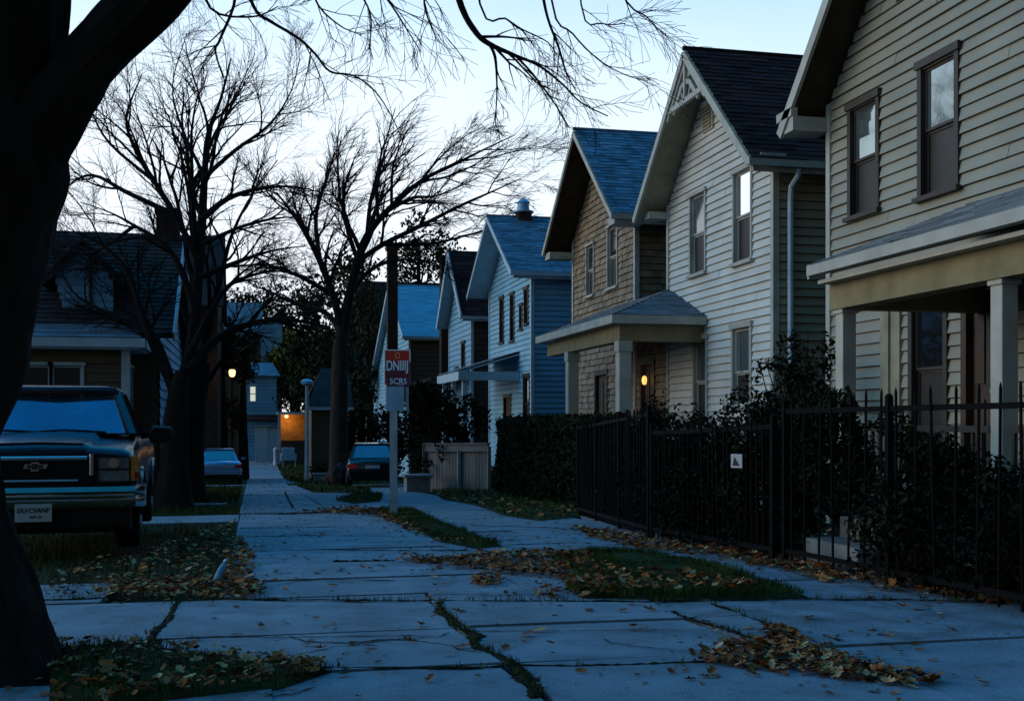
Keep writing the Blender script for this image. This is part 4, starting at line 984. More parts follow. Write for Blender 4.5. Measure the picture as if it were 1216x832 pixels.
for li, dd in (
    ([(430, -205, 7), (520, -70, 6), (548, 8, 5.5), (565, 38, 5), (581, 52, 4.5), (612, 66, 3), (640, 78, 2.3), (668, 100, 1.8), (690, 122, 1.4), (722, 138, 1)], 6.2),
    ([(612, 66, 2.2), (630, 85, 2), (648, 108, 1.7), (662, 128, 1.3), (676, 152, .9)], 6.2), ([(581, 52, 3), (588, 68, 2.6), (590, 100, 1.4), (589, 130, 1), (585, 152, .7)], 6.1),
    ([(600, -240, 5), (640, -30, 3), (650, 20, 2.4), (663, 55, 2.2), (672, 85, 1.6), (684, 108, 1)], 6.6),
    ([(540, -225, 4), (570, 5, 2), (600, 22, 1.8), (620, 35, 1.5), (650, 50, 1.2), (664, 70, .8)], 6.8), ([(640, -245, 4), (655, 0, 2), (680, 40, 1.7), (712, 72, 1.3), (745, 90, 1), (770, 96, .7)], 7),
    ([(680, -240, 3), (690, 5, 1.5), (715, 28, 1.3), (742, 28, .8)], 6.5), ([(260, -95, 5), (290, -20, 3.2), (305, 14, 2.8), (322, 26, 2.6), (355, 46, 2.3), (375, 65, 2), (392, 85, 1.8), (420, 90, 1.5), (445, 108, 1.2), (466, 140, .9), (480, 172, .6)], 6),
    ([(350, -165, 4), (430, -40, 2.4), (462, 2, 2), (480, 30, 1.3), (500, 62, .8)], 6.4), ([(380, -185, 4), (420, -30, 2), (440, 18, 1.4), (438, 60, .8)], 6.2), ([(330, -150, 4), (370, -10, 2), (400, 28, 1.4), (430, 42, .8)], 6.7),
    ([(460, -215, 4), (500, -30, 2), (505, 12, 1.5), (520, 50, .8)], 6.3), ([(260, -95, 4), (280, -10, 2.6), (262, 45, 2.2), (256, 62, 1.8), (268, 100, .8)], 6),
    ([(230, -60, 4), (250, 10, 2), (300, 20, 1.5), (330, 8, .8)], 5.8), ([(700, -240, 4), (735, -20, 2), (768, 20, 1.3), (775, 26, .7)], 6.8)):
    P = [PD(p[0], p[1], dd-(.75*max(0, min(1, -p[1]/150)) if p[1] < 0 else 0)) for p in li]; Rr = [p[2]*k*.75 for p in li]
    P, Rr = smooth_chain(P, Rr); bm.tube(P, Rr, 5, cap=False)
    L = sum((P[i+1]-P[i]).length for i in range(len(P)-1))
    spawn(bm, P, Rr, min(L, 1.0)*.62, 0, oA, .35)
bm.build('crown', M['twig'], ta, smooth=True)

def leafy_tree(name, label, c, r, n, s, m, sq=(1, 1, 1.2), clump=.5, group=None, blobs=5, trunk_r=.25):
    c = V(c); b = V((c.x, c.y, g(c.y))); t = thing(name, label, 'tree', b, group); mb = MB()
    cs = [c]+[c+V((rnd(-.7, .7)*sq[0], rnd(-.7, .7)*sq[1], rnd(-.75, .75)*sq[2]))*r for _ in range(blobs)]
    for q in cs: leaf_cloud(mb, blob_pts(q, r*rnd(.45, .7), n//(blobs+1), sq, .3, clump=clump), s)
    mb.build('crown', M[m], t)
    mb = MB(); mb.tube([b-V((0, 0, .2)), b.lerp(c, .5)+V((rnd(-.2, .2), 0, 0)), c, c+V((0, 0, r*.6*sq[2]))], [trunk_r*1.3, trunk_r, trunk_r*.6, .04], 8)
    for q in cs[1:]: a = b.lerp(c, rnd(.55, .95)); mb.tube([a, a.lerp(q, .5)+V((0, 0, .15*r)), q], [trunk_r*.4, trunk_r*.25, .03], 5)
    mb.build('trunk', M['bark'], t)
    return t
BG = 'leafy trees closing the far end of the street'
leafy_tree('leafy_tree', 'open-crowned leafy tree showing above the light blue roof', PD(497, 312, 88), 2.9, 2200, .24, 'dkgreen', (1, 1, 1.1), .55, BG, 7)
leafy_tree('leafy_tree', 'olive yellowing tree hanging over the far ochre garage', PD(352, 440, 101), 3.3, 2800, .3, 'olive', (1.1, 1, 1.1), .4, BG, 6)
leafy_tree('leafy_tree', 'dark tree behind the top of the pale lamp post', PD(376, 398, 88), 3.2, 2600, .28, 'dkgreen', (.8, 1, 1.5), .4, BG, 6)
leafy_tree('leafy_tree', 'dark tree standing left of the lit cottage window', PD(330, 398, 118), 3.4, 1700, .28, 'dkgreen', (.9, 1, 1.5), .45, BG, 6)
leafy_tree('leafy_tree', 'dark narrow tree against the dark far gable', PD(428, 392, 80), 2.4, 2600, .25, 'brownleaf', (1.0, 1, 2.0), .4, BG, 6)
leafy_tree('leafy_tree', 'ivy-wrapped trunk with brown leaves behind the glowing street lamp', PD(288, 452, 60), 1.2, 1700, .16, 'brownleaf', (.6, .6, 2.4), .5, BG, 5, .3)
leafy_tree('leafy_tree', 'dark ivy-wrapped trunk left of the glowing street lamp', PD(262, 430, 58), 1.1, 1700, .16, 'brownleaf', (.6, .6, 2.6), .5, BG, 5, .3)
for nm_, q_, r_, n_, m_, sq_ in (('broad olive tree rising behind the cottage roof', (346, 420, 116), 4.5, 2600, 'olive', (1.1, 1, 1.1)), ('dark broad tree behind the distant grey green roof', (300, 372, 125), 4.6, 2400, 'dkgreen', (1.3, 1, .8)),
        ('dark broad tree beyond the brown garage roof', (392, 425, 100), 4.2, 3000, 'dkgreen', (1, 1, 1.4)), ('yellow green tree right of the ochre garage', (374, 470, 106), 2.6, 1600, 'olive', (1, 1, 1.0)), ('dark tree crowding the left of the dark far gable', (418, 420, 84), 2.6, 2200, 'dkgreen', (.9, 1, 1.8)),
        ('dark low tree behind the flat-roofed shed', (322, 462, 104), 2.4, 1500, 'dkgreen', (1.4, 1, .9))):
    leafy_tree('leafy_tree', nm_, PD(*q_), r_, n_, .3, m_, sq_, .3, BG, 7)
leafy_tree('leafy_tree', 'dark tree filling the gap behind the bare spreading tree', PD(398, 440, 72), 2.2, 2200, .24, 'dkgreen', (1, 1, 1.3), .45, BG, 5)

# ------------------------------------------------------------------ vehicles
def place(c, yaw, z):
    ca, sa = cos(yaw), sin(yaw)
    return lambda x, y, h: V((c[0]+x*ca-y*sa, c[1]+x*sa+y*ca, z+h))
def wheel(T, x, y, r, w, par, tyre='rubber'):
    mb = MB(); s = 1 if x > 0 else -1
    mb.lathe((0, 0, 0), [(r*.62, -w/2), (r*.93, -w/2), (r, -w/2+.03), (r, w/2-.03), (r*.93, w/2), (r*.62, w/2)], 24, 'x')
    mb.xform(lambda p: T(x+p.x, y+p.y, r+p.z)); o = mb.build('wheel', M[tyre], par, smooth=True)
    mb = MB(); mb.lathe((0, 0, 0), [(r*.63, s*w*.3), (r*.6, s*w*.46), (r*.5, s*w*.36), (r*.2, s*w*.4), (r*.18, s*w*.55), (.01, s*w*.56)], 20, 'x')
    for i in range(5):
        a = 2*pi*i/5; mb.beam((s*w*.44, 0, 0), (s*w*.44, cos(a)*r*.6, sin(a)*r*.6), .05, .07)
    mb.xform(lambda p: T(x+p.x, y+p.y, r+p.z)); mb.build('rim', M['galv'], o, smooth=True)
def sect(T, y, pts):
    ring = [T(-x, y, z) for x, z in reversed(pts) if x > 0]+[T(x, y, z) for x, z in pts]
    return ring
def glassq(T, pts, th, m, par, name):
    P = [T(*p) for p in pts]; n = (P[1]-P[0]).cross(P[3]-P[0]).normalized(); mb = MB(); mb.slab([p+n*.006 for p in P], n*th)
    return mb.build(name, m, par)

def pickup():
    c = (-1.98, 11.42); z = g(12.2)+.02; T = place(c, R(2.6), z)
    t = thing('pickup_truck', 'dark navy pickup truck facing the viewer on the left verge with a chrome front bumper', 'pickup', (c[0], c[1]+2.3, z))
    HW = .9
    def body(y, zb, zt, hw, crown=.03, sh=.12):
        return [(0, zb), (hw-.1, zb), (hw-.02, zb+.1), (hw, (zb+zt)/2), (hw-.015, zt-sh), (hw-.05, zt-sh*.45), (hw-.13, zt-.02), (hw*.55, zt), (hw*.5, zt+crown*.7), (0, zt+crown)]
    mb = MB()
    st = [(-.0, .42, .99, HW-.06, .01), (.04, .40, 1.03, HW-.03, .025), (.16, .38, 1.055, HW, .035), (.7, .36, 1.1, HW, .045), (1.2, .36, 1.135, HW, .04), (1.32, .36, 1.14, HW, .02)]
    mb.loft([sect(T, y, body(y, a, b, h, cr)) for y, a, b, h, cr in st]); bd = mb.build('body', M['navy'], t, smooth=True)
    mb = MB(); mb.loft([sect(T, y, body(y, .36, 1.14, HW, .0, .14)) for y in (1.325, 2.9)]); mb.build('cab', M['navy'], t, smooth=True)
    mb = MB(); mb.loft([sect(T, y, body(y, .38, 1.1, HW, .0, .1)) for y in (2.95, 4.85)])
    mb.build('truck_bed', M['navy'], t, smooth=True)
    # greenhouse: pillars and roof
    def gh(y, hb, zb, ht, zt): return None
    A = [(-.80, 1.2, 1.13), (.80, 1.2, 1.13), (.80, 2.82, 1.13), (-.80, 2.82, 1.13)]
    B = [(-.60, 1.82, 1.60), (.60, 1.82, 1.60), (.60, 2.7, 1.60), (-.60, 2.7, 1.60)]
    for a_, b_ in zip(A, B):
        mb = MB(); mb.beam(T(*a_), T(*b_), .07, .09); mb.build('pillar', M['navy'], t)
    for x in (-.38, .38):
        mb = MB(); mb.loft([[T(x+dx*k2, 2.2+yy, zz) for dx, yy in ((-.22, 0), (.22, 0), (.22, .12), (-.22, .12))] for k2, yy2, zz in ((1, 0, 1.0), (1, 0, 1.28), (.8, 0, 1.36), (.5, 0, 1.37))]); mb.loft([[T(x+dx, 2.24+yy, zz) for dx, yy in ((-.12, 0), (.12, 0), (.12, .09), (-.12, .09))] for zz in (1.39, 1.5)]); mb.build('seat', M['plastic'], t)
    mb = MB(); P = [T(.36+.17*cos(2*pi*i/16), 1.62+.05*sin(2*pi*i/16), 1.17+.16*sin(2*pi*i/16)) for i in range(17)]; mb.tube(P, [.016]*17, 6); mb.build('steering_wheel', M['plastic'], t)
    mb = MB(); mb.slab([T(-.74, 1.3, 1.15), T(.74, 1.3, 1.15), T(.74, 1.62, 1.17), T(-.74, 1.62, 1.17)], (0, 0, .03)); mb.build('dashboard', M['plastic'], t)
    mb = MB(); mb.loft([[T(x*k, 2.27+(y-2.27)*k2, zz) for x, y in ((-.63, 1.74), (0, 1.70), (.63, 1.74), (.63, 2.74), (0, 2.76), (-.63, 2.74))] for k, k2, zz in ((1, 1, 1.595), (1.0, 1.0, 1.63), (.95, .95, 1.665), (.7, .75, 1.685))]); mb.build('roof', M['navy'], t, smooth=True)
    def lerp(a, b, k): return tuple(a[i]+(b[i]-a[i])*k for i in range(3))
    def panel(a, b, c_, d, i0, i1, j0, j1):
        def q(u, v): return lerp(lerp(a, b, u), lerp(d, c_, u), v)
        return [q(i0, j0), q(i1, j0), q(i1, j1), q(i0, j1)]
    glassq(T, panel(A[0], A[1], B[1], B[0], .035, .965, .06, .96), .004, M['clearglass'], t, 'windscreen')
    for s in (0, 1):
        a, b, c_, d = (A[1], A[2], B[2], B[1]) if s else (A[3], A[0], B[0], B[3])
        glassq(T, panel(a, b, c_, d, .06, .94, .04, .95), .004, M['clearglass'], t, 'side_window')
    glassq(T, panel(A[2], A[3], B[3], B[2], .05, .95, .05, .95), .004, M['clearglass'], t, 'rear_window')
    mb = MB(); mb.tube([T(*lerp(A[1], B[1], 0)), T(*lerp(A[1], B[1], 1))], [.02, .018], 6); mb.build('pillar_trim', M['chrome'], t)
    # cowl and wipers
    mb = MB(); mb.slab([T(-.8, 1.08, 1.155), T(.8, 1.08, 1.155), T(.8, 1.24, 1.155), T(-.8, 1.24, 1.155)], (0, 0, .012)); mb.build('cowl', M['plastic'], t)
    for x0, x1 in ((-.15, .42), (-.78, -.22)):
        mb = MB(); mb.tube([T(x1+.12, 1.16, 1.175), T((x0+x1)/2+.05, 1.185, 1.2), T((x0+x1)/2, 1.2, 1.195)], [.014, .01, .008], 5); mb.tube([T(x0, 1.2, 1.185), T((x0+x1)/2, 1.205, 1.2), T(x1, 1.19, 1.18)], [.008, .013, .008], 5); mb.build('wiper', M['plastic'], t)
    mb = MB(); mb.slab([T(-.07, 1.78, 1.53), T(.07, 1.78, 1.53), T(.07, 1.8, 1.56), T(-.07, 1.8, 1.56)], (0, .02, 0)); mb.build('rear_mirror', M['plastic'], t)
    # hood bulge
    mb = MB(); rings = []
    for y, w, zz in ((.1, .46, 1.075), (.3, .48, 1.1), (.8, .5, 1.14), (1.1, .5, 1.165)):
        rings.append([T(-w, y, zz-.03), T(-w+.06, y, zz+.01), T(0, y, zz+.02), T(w-.06, y, zz+.01), T(w, y, zz-.03)])
    mb.loft(rings); mb.build('bonnet', M['navy'], t, smooth=True)
    # front fascia
    mb = MB(); mb.slab([T(-.52, -.005, .70), T(.52, -.005, .70), T(.52, -.005, .965), T(-.52, -.005, .965)], T(0, -.03, 0)-T(0, 0, 0)); gr = mb.build('grille', M['plastic'], t)
    mb = MB()
    for i in range(4): mb.beam(T(-.5, -.04, .735+.055*i), T(.5, -.04, .735+.055*i), .014, .014)
    mb.build('bar', M['plastic'], gr)
    for a_, b_, r_ in (((-.46, -.045, .945), (.46, -.045, .945), .02), ((-.42, -.045, .735), (.38, -.045, .735), .011), ((.5, -.04, .78), (.5, -.04, .985), .027), ((-.5, -.04, .78), (-.5, -.04, .985), .027)):
        mb = MB(); mb.tube([T(*a_), T(*b_)], [r_, r_], 14); mb.build('trim_bar', M['chrome'], gr, smooth=True)
    mb = MB()  # bow-tie mark
    e = [(-.1, -.018), (-.035, -.018), (-.035, -.042), (.035, -.042), (.035, -.018), (.1, -.018), (.115, .022), (.038, .022), (.038, .042), (-.03, .042), (-.03, .022), (-.085, .022)]
    mb.slab([T(a, -.055, .868+b) for a, b in e], T(0, -.012, 0)-T(0, 0, 0)); em = mb.build('emblem', M['chrome'], gr)
    mb = MB(); mb.slab([T(a*.72, -.069, .868+b*.66) for a, b in e], T(0, -.004, 0)-T(0, 0, 0)); mb.build('inlay', M['ink'], gr)
    for s in (-1, 1):
        mb = MB(); mb.slab([T(s*.555, -.008, .72), T(s*.835, .03, .72), T(s*.835, .03, .955), T(s*.555, -.008, .955)], T(0, -.035, 0)-T(0, 0, 0)); hl = mb.build('headlight', M['lens'], t)
        mb = MB()
        for zz in (.715, .835, .955): mb.beam(T(s*.55, -.048, zz), T(s*.84, -.01, zz), .012, .014)
        mb.beam(T(s*.555, -.048, .72), T(s*.555, -.048, .955), .012, .012); mb.build('bezel', M['plastic'], hl)
        mb = MB(); mb.lathe(T(s*.7, -.02, .895), [(.05, -.03), (.052, -.018), (.02, 0)], 12, 'y'); mb.build('bulb', M['chrome'], hl)
        mb = MB(); mb.slab([T(s*.845, .02, .72), T(s*.9, .17, .72), T(s*.9, .17, .955), T(s*.845, .02, .955)], T(s*.012, -.02, 0)-T(0, 0, 0)); mb.build('turn_signal', M['amber'], t)
        mb = MB(); mb.slab([T(s*.87, .08, .73), T(s*.904, .19, .73), T(s*.904, .19, .8), T(s*.87, .08, .8)], T(s*.014, -.02, 0)-T(0, 0, 0)); mb.build('side_marker', M['redlens'], t)
        mb = MB(); mb.beam(T(s*.88, 1.45, 1.13), T(s*.98, 1.42, 1.15), .05, .06); mb.loft([[T(s*(1.09+dx*k), 1.42+dy, 1.15+dz*k) for dx, dz in ((-.1, -.09), (.06, -.085), (.13, -.05), (.14, .03), (.1, .085), (-.08, .1), (-.13, .05), (-.13, -.05))] for k, dy in ((.75, -.08), (1, -.03), (1, .05))]); mb.build('wing_mirror', M['plastic'], t, smooth=True)
    # bumper
    mb = MB(); pr = [(-.0, .47), (-.10, .475), (-.135, .52), (-.135, .56), (-.10, .585), (-.13, .6), (-.145, .63), (-.12, .675), (-.0, .685)]
    rings = []
    for x, dy in ((-.98, .34), (-.97, .16), (-.9, .03), (-.7, 0), (0, -.015), (.7, 0), (.9, .03), (.97, .16), (.98, .34)):
        rings.append([T(x, dy+a, zz) for a, zz in pr])
    mb.loft(rings); mb.build('front_bumper', M['chrome'], t, smooth=True)
    mb = MB(); mb.loft([[T(x, -.04, .24), T(x, -.08, .3), T(x, -.07, .5), T(x, .2, .5), T(x, .2, .24)] for x in (-.85, .85)]); mb.build('valance', M['plastic'], t)
    mb = MB(); mb.slab([T(-.16, -.16, .36), T(.16, -.16, .36), T(.16, -.16, .52), T(-.16, -.16, .52)], T(0, .012, 0)-T(0, 0, 0)); pl = mb.build('number_plate', M['plate'], t)
    text('DU·CVANF', .06, lambda a, b, c2: T(a, -.163-b, .465+c2), M['ink'], pl, 'lettering', .003, .0012, .95)
    text('MAP  56', .03, lambda a, b, c2: T(a+.02, -.163-b, .405+c2), M['ink'], pl, 'lettering', .003, .0006)
    for x in (-.78, .78):
        for y in (.88, 3.9): wheel(T, x, y, .36, .24, t)
    for s in (-1, 1):
        for y in (.88, 3.9):
            mb = MB(); P = []
            for i in range(11):
                a = pi*i/10; P.append(T(s*.905, y-cos(a)*.44, .36+sin(a)*.44))
            mb.tube(P, [.035]*11, 6); mb.build('wheel_arch', M['navy'], t, smooth=True)
            mb = MB(); mb.slab([T(s*.895, y-cos(pi*i/12)*.42, .36+sin(pi*i/12)*.42) for i in range(13)], T(s*.008, 0, 0)-T(0, 0, 0)); mb.build('wheel_well', M['rubber'], t)
    mb = MB(); mb.slab([T(-.8, .5, .3), T(.8, .5, .3), T(.8, 4.6, .3), T(-.8, 4.6, .3)], (0, 0, .1)); mb.build('chassis', M['rubber'], t)
    mb = MB(); mb.beam(T(-.9, 4.92, .55), T(.9, 4.92, .55), .1, .16); mb.build('rear_bumper', M['chrome'], t)
pickup()
def small_car(name, label, cat, c, yaw, col, hatch, L=4.4, HWd=.86, H=1.42, lit='redlens'):
    # rear end at y=0, nose at y=+L
    z = g(c[1]+1)+.015; T = place(c, yaw, z)
    t = thing(name, label, cat, (c[0], c[1]+2, z), None)
    b = lambda zb, zt, hw: [(0, zb), (hw-.12, zb), (hw-.03, zb+.12), (hw, .58), (hw-.02, zt-.14), (hw-.09, zt-.03), (0, zt+.02)]
    mb = MB(); zt = .98 if hatch else .95
    mb.loft([sect(T, y, b(a, q, h)) for y, a, q, h in ((0, .42, zt-.16, HWd-.1), (.04, .36, zt-.08, HWd-.05), (.16, .3, zt, HWd-.01), (1.4, .22, zt, HWd), (2.9, .22, zt-.04, HWd), (3.6, .24, zt-.12, HWd-.02), (L-.15, .28, .72, HWd-.08), (L, .36, .62, HWd-.2))]); mb.build('body', M[col], t, smooth=True)
    y0, y1, y2, y3 = (.12, .55, 1.9, 2.9) if hatch else (.62, 1.15, 2.1, 2.95)
    zb = zt-.03
    A = [(-.76, y0, zb), (.76, y0, zb), (.76, y3, zb), (-.76, y3, zb)]; B = [(-.56, y1, H-.04), (.56, y1, H-.04), (.56, y2, H-.04), (-.56, y2, H-.04)]
    mb = MB(); mb.hexa([T(*p) for p in A]+[T(*p) for p in B]); mb.build('pillars', M[col], t)
    mb = MB(); mb.loft([[T(x*k, (y1+y2)/2+(yy-(y1+y2)/2)*k, zz) for x, yy in ((-.585, y1-.06), (.585, y1-.06), (.585, y2+.04), (-.585, y2+.04))] for k, zz in ((1, H-.045), (1, H-.01), (.85, H+.02))]); mb.build('roof', M[col], t, smooth=True)
    lp = lambda a, b_, k: tuple(a[i]+(b_[i]-a[i])*k for i in range(3))
    def panel(a, b_, c_, d, i0, i1, j0, j1):
        q = lambda u, v: lp(lp(a, b_, u), lp(d, c_, u), v)
        return [q(i0, j0), q(i1, j0), q(i1, j1), q(i0, j1)]
    glassq(T, panel(A[0], A[1], B[1], B[0], .06, .94, .12, .9), .004, M['carglass' if hatch else 'glass'], t, 'rear_window')
    glassq(T, panel(A[2], A[3], B[3], B[2], .06, .94, .08, .94), .004, M['carglass'], t, 'windscreen')
    for a, b_, c_, d in ((A[1], A[2], B[2], B[1]), (A[3], A[0], B[0], B[3])):
        glassq(T, panel(a, b_, c_, d, .08, .48, .12, .88), .004, M['carglass'], t, 'side_window'); glassq(T, panel(a, b_, c_, d, .52, .92, .12, .88), .004, M['carglass'], t, 'side_window')
    for s in (-1, 1):
        mb = MB(); mb.loft([[T(s*(HWd-dx), yy, zz) for dx, zz in ((.02, .66), (.3, .68), (.3, .8), (.02, .82))] for yy in (.2, .0-.01)]); mb.build('tail_light', M[lit if s < 0 else 'redlens'], t)
    mb = MB(); mb.loft([[T(x, dy, .38), T(x, dy-.06, .42), T(x, dy-.06, .56), T(x, dy, .6), T(x, .3, .6), T(x, .3, .38)] for x, dy in ((-HWd-.01, .2), (-HWd+.08, .0), (HWd-.08, .0), (HWd+.01, .2))]); mb.build('rear_bumper', M[col if not hatch else 'plastic'], t, smooth=True)
    mb = MB(); mb.slab([T(-.24, -.03, .66), T(.24, -.03, .66), T(.24, -.02, .77), T(-.24, -.02, .77)], T(0, .06, 0)-T(0, 0, 0)); mb.build('number_plate', M['plate' if hatch else 'silver'], t)
    mb = MB(); mb.beam(T(-.7, -.02, .33), T(.7, -.02, .33), .1, .14); mb.build('valance', M['rubber'], t)
    for x in (-HWd+.1, HWd-.1):
        for y in (.85, L-.85): wheel(T, x, y, .31, .19, t)
    for s in (-1, 1):
        for y in (.85, L-.85):
            mb = MB(); mb.slab([T(s*(HWd-.008), y-cos(pi*i/12)*.37, .31+sin(pi*i/12)*.37) for i in range(13)], T(s*.012, 0, 0)-T(0, 0, 0)); mb.build('wheel_well', M['rubber'], t)
        mb = MB(); mb.loft([[T(s*(HWd+.08+dx), 2.72+dy, zb+.06+dz) for dx, dz in ((-.1, -.06), (.08, -.05), (.08, .06), (-.1, .06))] for dy in (-.04, .05)]); mb.build('wing_mirror', M[col], t)
small_car('silver_sedan', 'silver blue sedan seen from behind, parked at the left edge of the path', 'car', (-1.27, 47.3), R(1), 'silver', False, HWd=.9, lit='redtail')
small_car('black_hatchback', 'black hatchback seen from behind, parked on the right beyond the street sign', 'car', (3.95, 38.2), R(-4), 'black_paint', True, H=1.5, lit='redtail')

# ------------------------------------------------------------------ street furniture
p = G(467, 614); d = (p-V((0, 0, EYE))).dot(V((sin(YAW), cos(YAW), 0))); k = d/FPX
s = thing('street_sign', 'red and navy street sign with white lettering on a pale square post', 'sign', p)
rt = V((cos(YAW), -sin(YAW), 0)); fw = V((sin(YAW), cos(YAW), 0))
def SP(px, py, off=0): return p+rt*((px-467)*k)+V((0, 0, (614-py)*k))-fw*off
mb = MB(); mb.slab([SP(463.2, 622), SP(471.2, 622), SP(471.2, 418), SP(463.2, 418)], fw*.045); mb.build('post', M['galv'], s, bevel=.006)
def plate_(x0, y0, x1, y1, off, m, name, par=s, th=.006):
    mb = MB(); mb.slab([SP(x0, y1, off), SP(x1, y1, off), SP(x1, y0, off), SP(x0, y0, off)], -fw*th); return mb.build(name, M[m], par)
b1 = plate_(457, 415.5, 487.2, 456.5, .008, 'signred', 'upper_plate'); plate_(458, 440.5, 486.2, 448, .016, 'signdred', 'band', b1, .002); plate_(459.5, 448.1, 486, 456, .016, 'signnavy', 'number_band', b1, .002)
mb = MB()
for x0, y0, x1, y1 in ((456.6, 415, 487.6, 416.2), (456.6, 415, 457.6, 441), (486.4, 415, 487.6, 430)): mb.slab([SP(x0, y1, .016), SP(x1, y1, .016), SP(x1, y0, .016), SP(x0, y0, .016)], -fw*.003)
mb.build('border', M['signwhite'], b1)
plate_(457.8, 428.6, 486.4, 440.4, .016, 'signnavy', 'word_band', b1, .002)
b2 = plate_(460, 456.8, 486.5, 458.5, .008, 'signnavy', 'lower_plate')
Z = lambda px, py: (lambda a, b, c2: SP(px, py, .019+b)+rt*a+V((0, 0, c2)))
text('O', 9.5*k, Z(472.2, 422.4), M['signorange'], b1, 'lettering', .003, .003, .85)
text('DNIIIJ', 16.5*k, Z(472, 434.6), M['signwhite'], b1, 'lettering', .003, .004, .64)
text('5CRS', 9.5*k, Z(473, 452.8), M['signwhite'], b1, 'lettering', .003, .001, .95)
plate_(458.5, 459, 480, 488, .006, 'paleblue', 'blank_plate')
mb = MB(); mb.slab([SP(481.5, 488, -.02), SP(485, 488, -.02), SP(485, 459, -.02), SP(481.5, 459, -.02)], fw*.04); mb.build('bracket', M['galv'], s)

def lamp_post():
    b = at(2.5, 53.5); t = thing('lamp_post', 'pale slender lamp post with a flat unlit head beside the path in the distance', 'lamp post', b)
    mb = MB(); mb.tube([b-V((0, 0, .1)), b+V((0, 0, .3)), b+V((0, 0, 4.4))], [.13, .11, .085], 10); mb.build('post', M['galv'], t, smooth=True)
    mb = MB(); mb.lathe(b+V((0, 0, 4.4)), [(.1, 0), (.28, .08), (.3, .2), (.16, .3), (.04, .32)], 12); mb.build('lamp_head', M['metalcap'], t, smooth=True)
lamp_post()
b = at(-.86, 53.0); t = thing('street_lamp', 'small glowing amber street lamp on a thin post among the left trunks', 'street lamp', b)
hz = EYE+57/FPX*51.8
mb = MB(); mb.tube([b, V((b.x, b.y, hz-.15))], [.05, .035], 8); mb.build('post', M['iron'], t)
mb = MB(); mb.lathe((b.x, b.y, hz), [(.07, -.18), (.13, -.1), (.15, .07), (.11, .15)], 10); mb.build('lantern', M['lampglow'], t, smooth=True)
mb = MB(); mb.lathe((b.x, b.y, hz), [(.16, .15), (.13, .2), (.04, .27)], 10); mb.build('lantern_cap', M['iron'], t)
# low walls, bins, small things
b = at(3.3, 50.5)
mb = MB(); mb.box(2.65, 4.1, 50.2, 50.45, g(50.3)-.1, g(50.3)+.32); mb.box(2.6, 4.15, 50.15, 50.5, g(50.3)+.32, g(50.3)+.38)
tag(mb.build('low_wall', M['stone'], loc=tuple(b), bevel=.01), 'low pale stone wall end beside the distant lamp post', 'wall')
b = at(4.6, 32.2); zz = g(32.2)
pl = thing('stone_planter', 'short pale stone planter block in front of the board fence', 'planter', b)
mb = MB(); mb.box(4.27, 4.93, 31.95, 32.6, zz-.05, zz+.42); mb.build('block', M['stone'], pl, bevel=.015)
mb = MB(); mb.box(4.2, 5.0, 31.88, 32.67, zz+.42, zz+.5); mb.build('cap', M['stone'], pl, bevel=.015)
mb = MB()
for q, r in (((3.05, 40.3, .34), .42), ((3.2, 40.6, .6), .3), ((2.85, 40.8, .28), .34)):
    c = V((q[0], q[1], g(q[1])+q[2])); rings = []
    for i in range(9):
        ph = -pi/2+pi*(i+.3)/9.0
        rings.append([c+V((cos(ph)*cos(a)*r, cos(ph)*sin(a)*r, sin(ph)*r*.95))*(1+.22*noise.noise(V((cos(a)*3, sin(a)*3+q[0]*9, ph*2.5)))) for a in [2*pi*j/16 for j in range(16)]])
    mb.loft(rings)
tag(mb.build('rubbish_bags', M['bag'], loc=tuple(at(3.05, 40.5)), smooth=True), 'heap of dark rubbish bags on the grass left of the black hatchback', 'rubbish')
b = at(2.75, 86); bx = thing('utility_box', 'pale blue box on legs beside the path behind the lamp post', 'utility box', b)
mb = MB(); mb.box(2.1, 3.25, 85.6, 86.3, b.z+.5, b.z+1.0); mb.box(2.2, 3.1, 85.7, 86.2, b.z+1.0, b.z+1.45); mb.build('cabinet', M['paleblue'], bx, bevel=.03)
for x in (2.2, 3.1):
    mb = MB(); mb.box(x, x+.1, 85.7, 85.8, b.z, b.z+.5); mb.build('leg', M['paleblue'], bx)
b = at(1.85, 90); mb = MB(); mb.lathe(b, [(.22, 0), (.22, .25), (.18, .3), (.2, 1.15), (.24, 1.2), (.1, 1.4)], 10)
tag(mb.build('pale_bollard', M['trimb'], loc=tuple(b), smooth=True), 'white stubby post at the far end of the path before the ochre garage', 'post')
b = G(197, 572); mb = MB(); mb.lathe(b, [(.05, -.1), (.05, .95), (.065, .96), (.065, 1.02), (.02, 1.08)], 10)
tag(mb.build('short_post', M['paleblue'], loc=tuple(b), smooth=True), 'thin pale blue post on the left verge behind the pickup', 'post')
b = G(256, 697); bt = thing('plastic_bottle', 'pale blue plastic bottle leaning in the leaves at the left edge of the path', 'bottle', b)
mb = MB(); mb.lathe((0, 0, 0), [(.028, 0), (.037, .012), (.037, .17), (.03, .2), (.016, .23), (.015, .245)], 14)
rot = lambda q: V(b)+V((q.x*.85+q.z*.26, q.y*.85+q.z*.6, .03+q.z*.55-q.y*.4))
mb.xform(rot); mb.build('body', M['oldplastic'], bt, smooth=True)
mb = MB(); mb.lathe((0, 0, 0), [(.019, .245), (.019, .272), (.016, .276)], 12); mb.xform(rot); mb.build('cap', M['trimb'], bt, smooth=True)
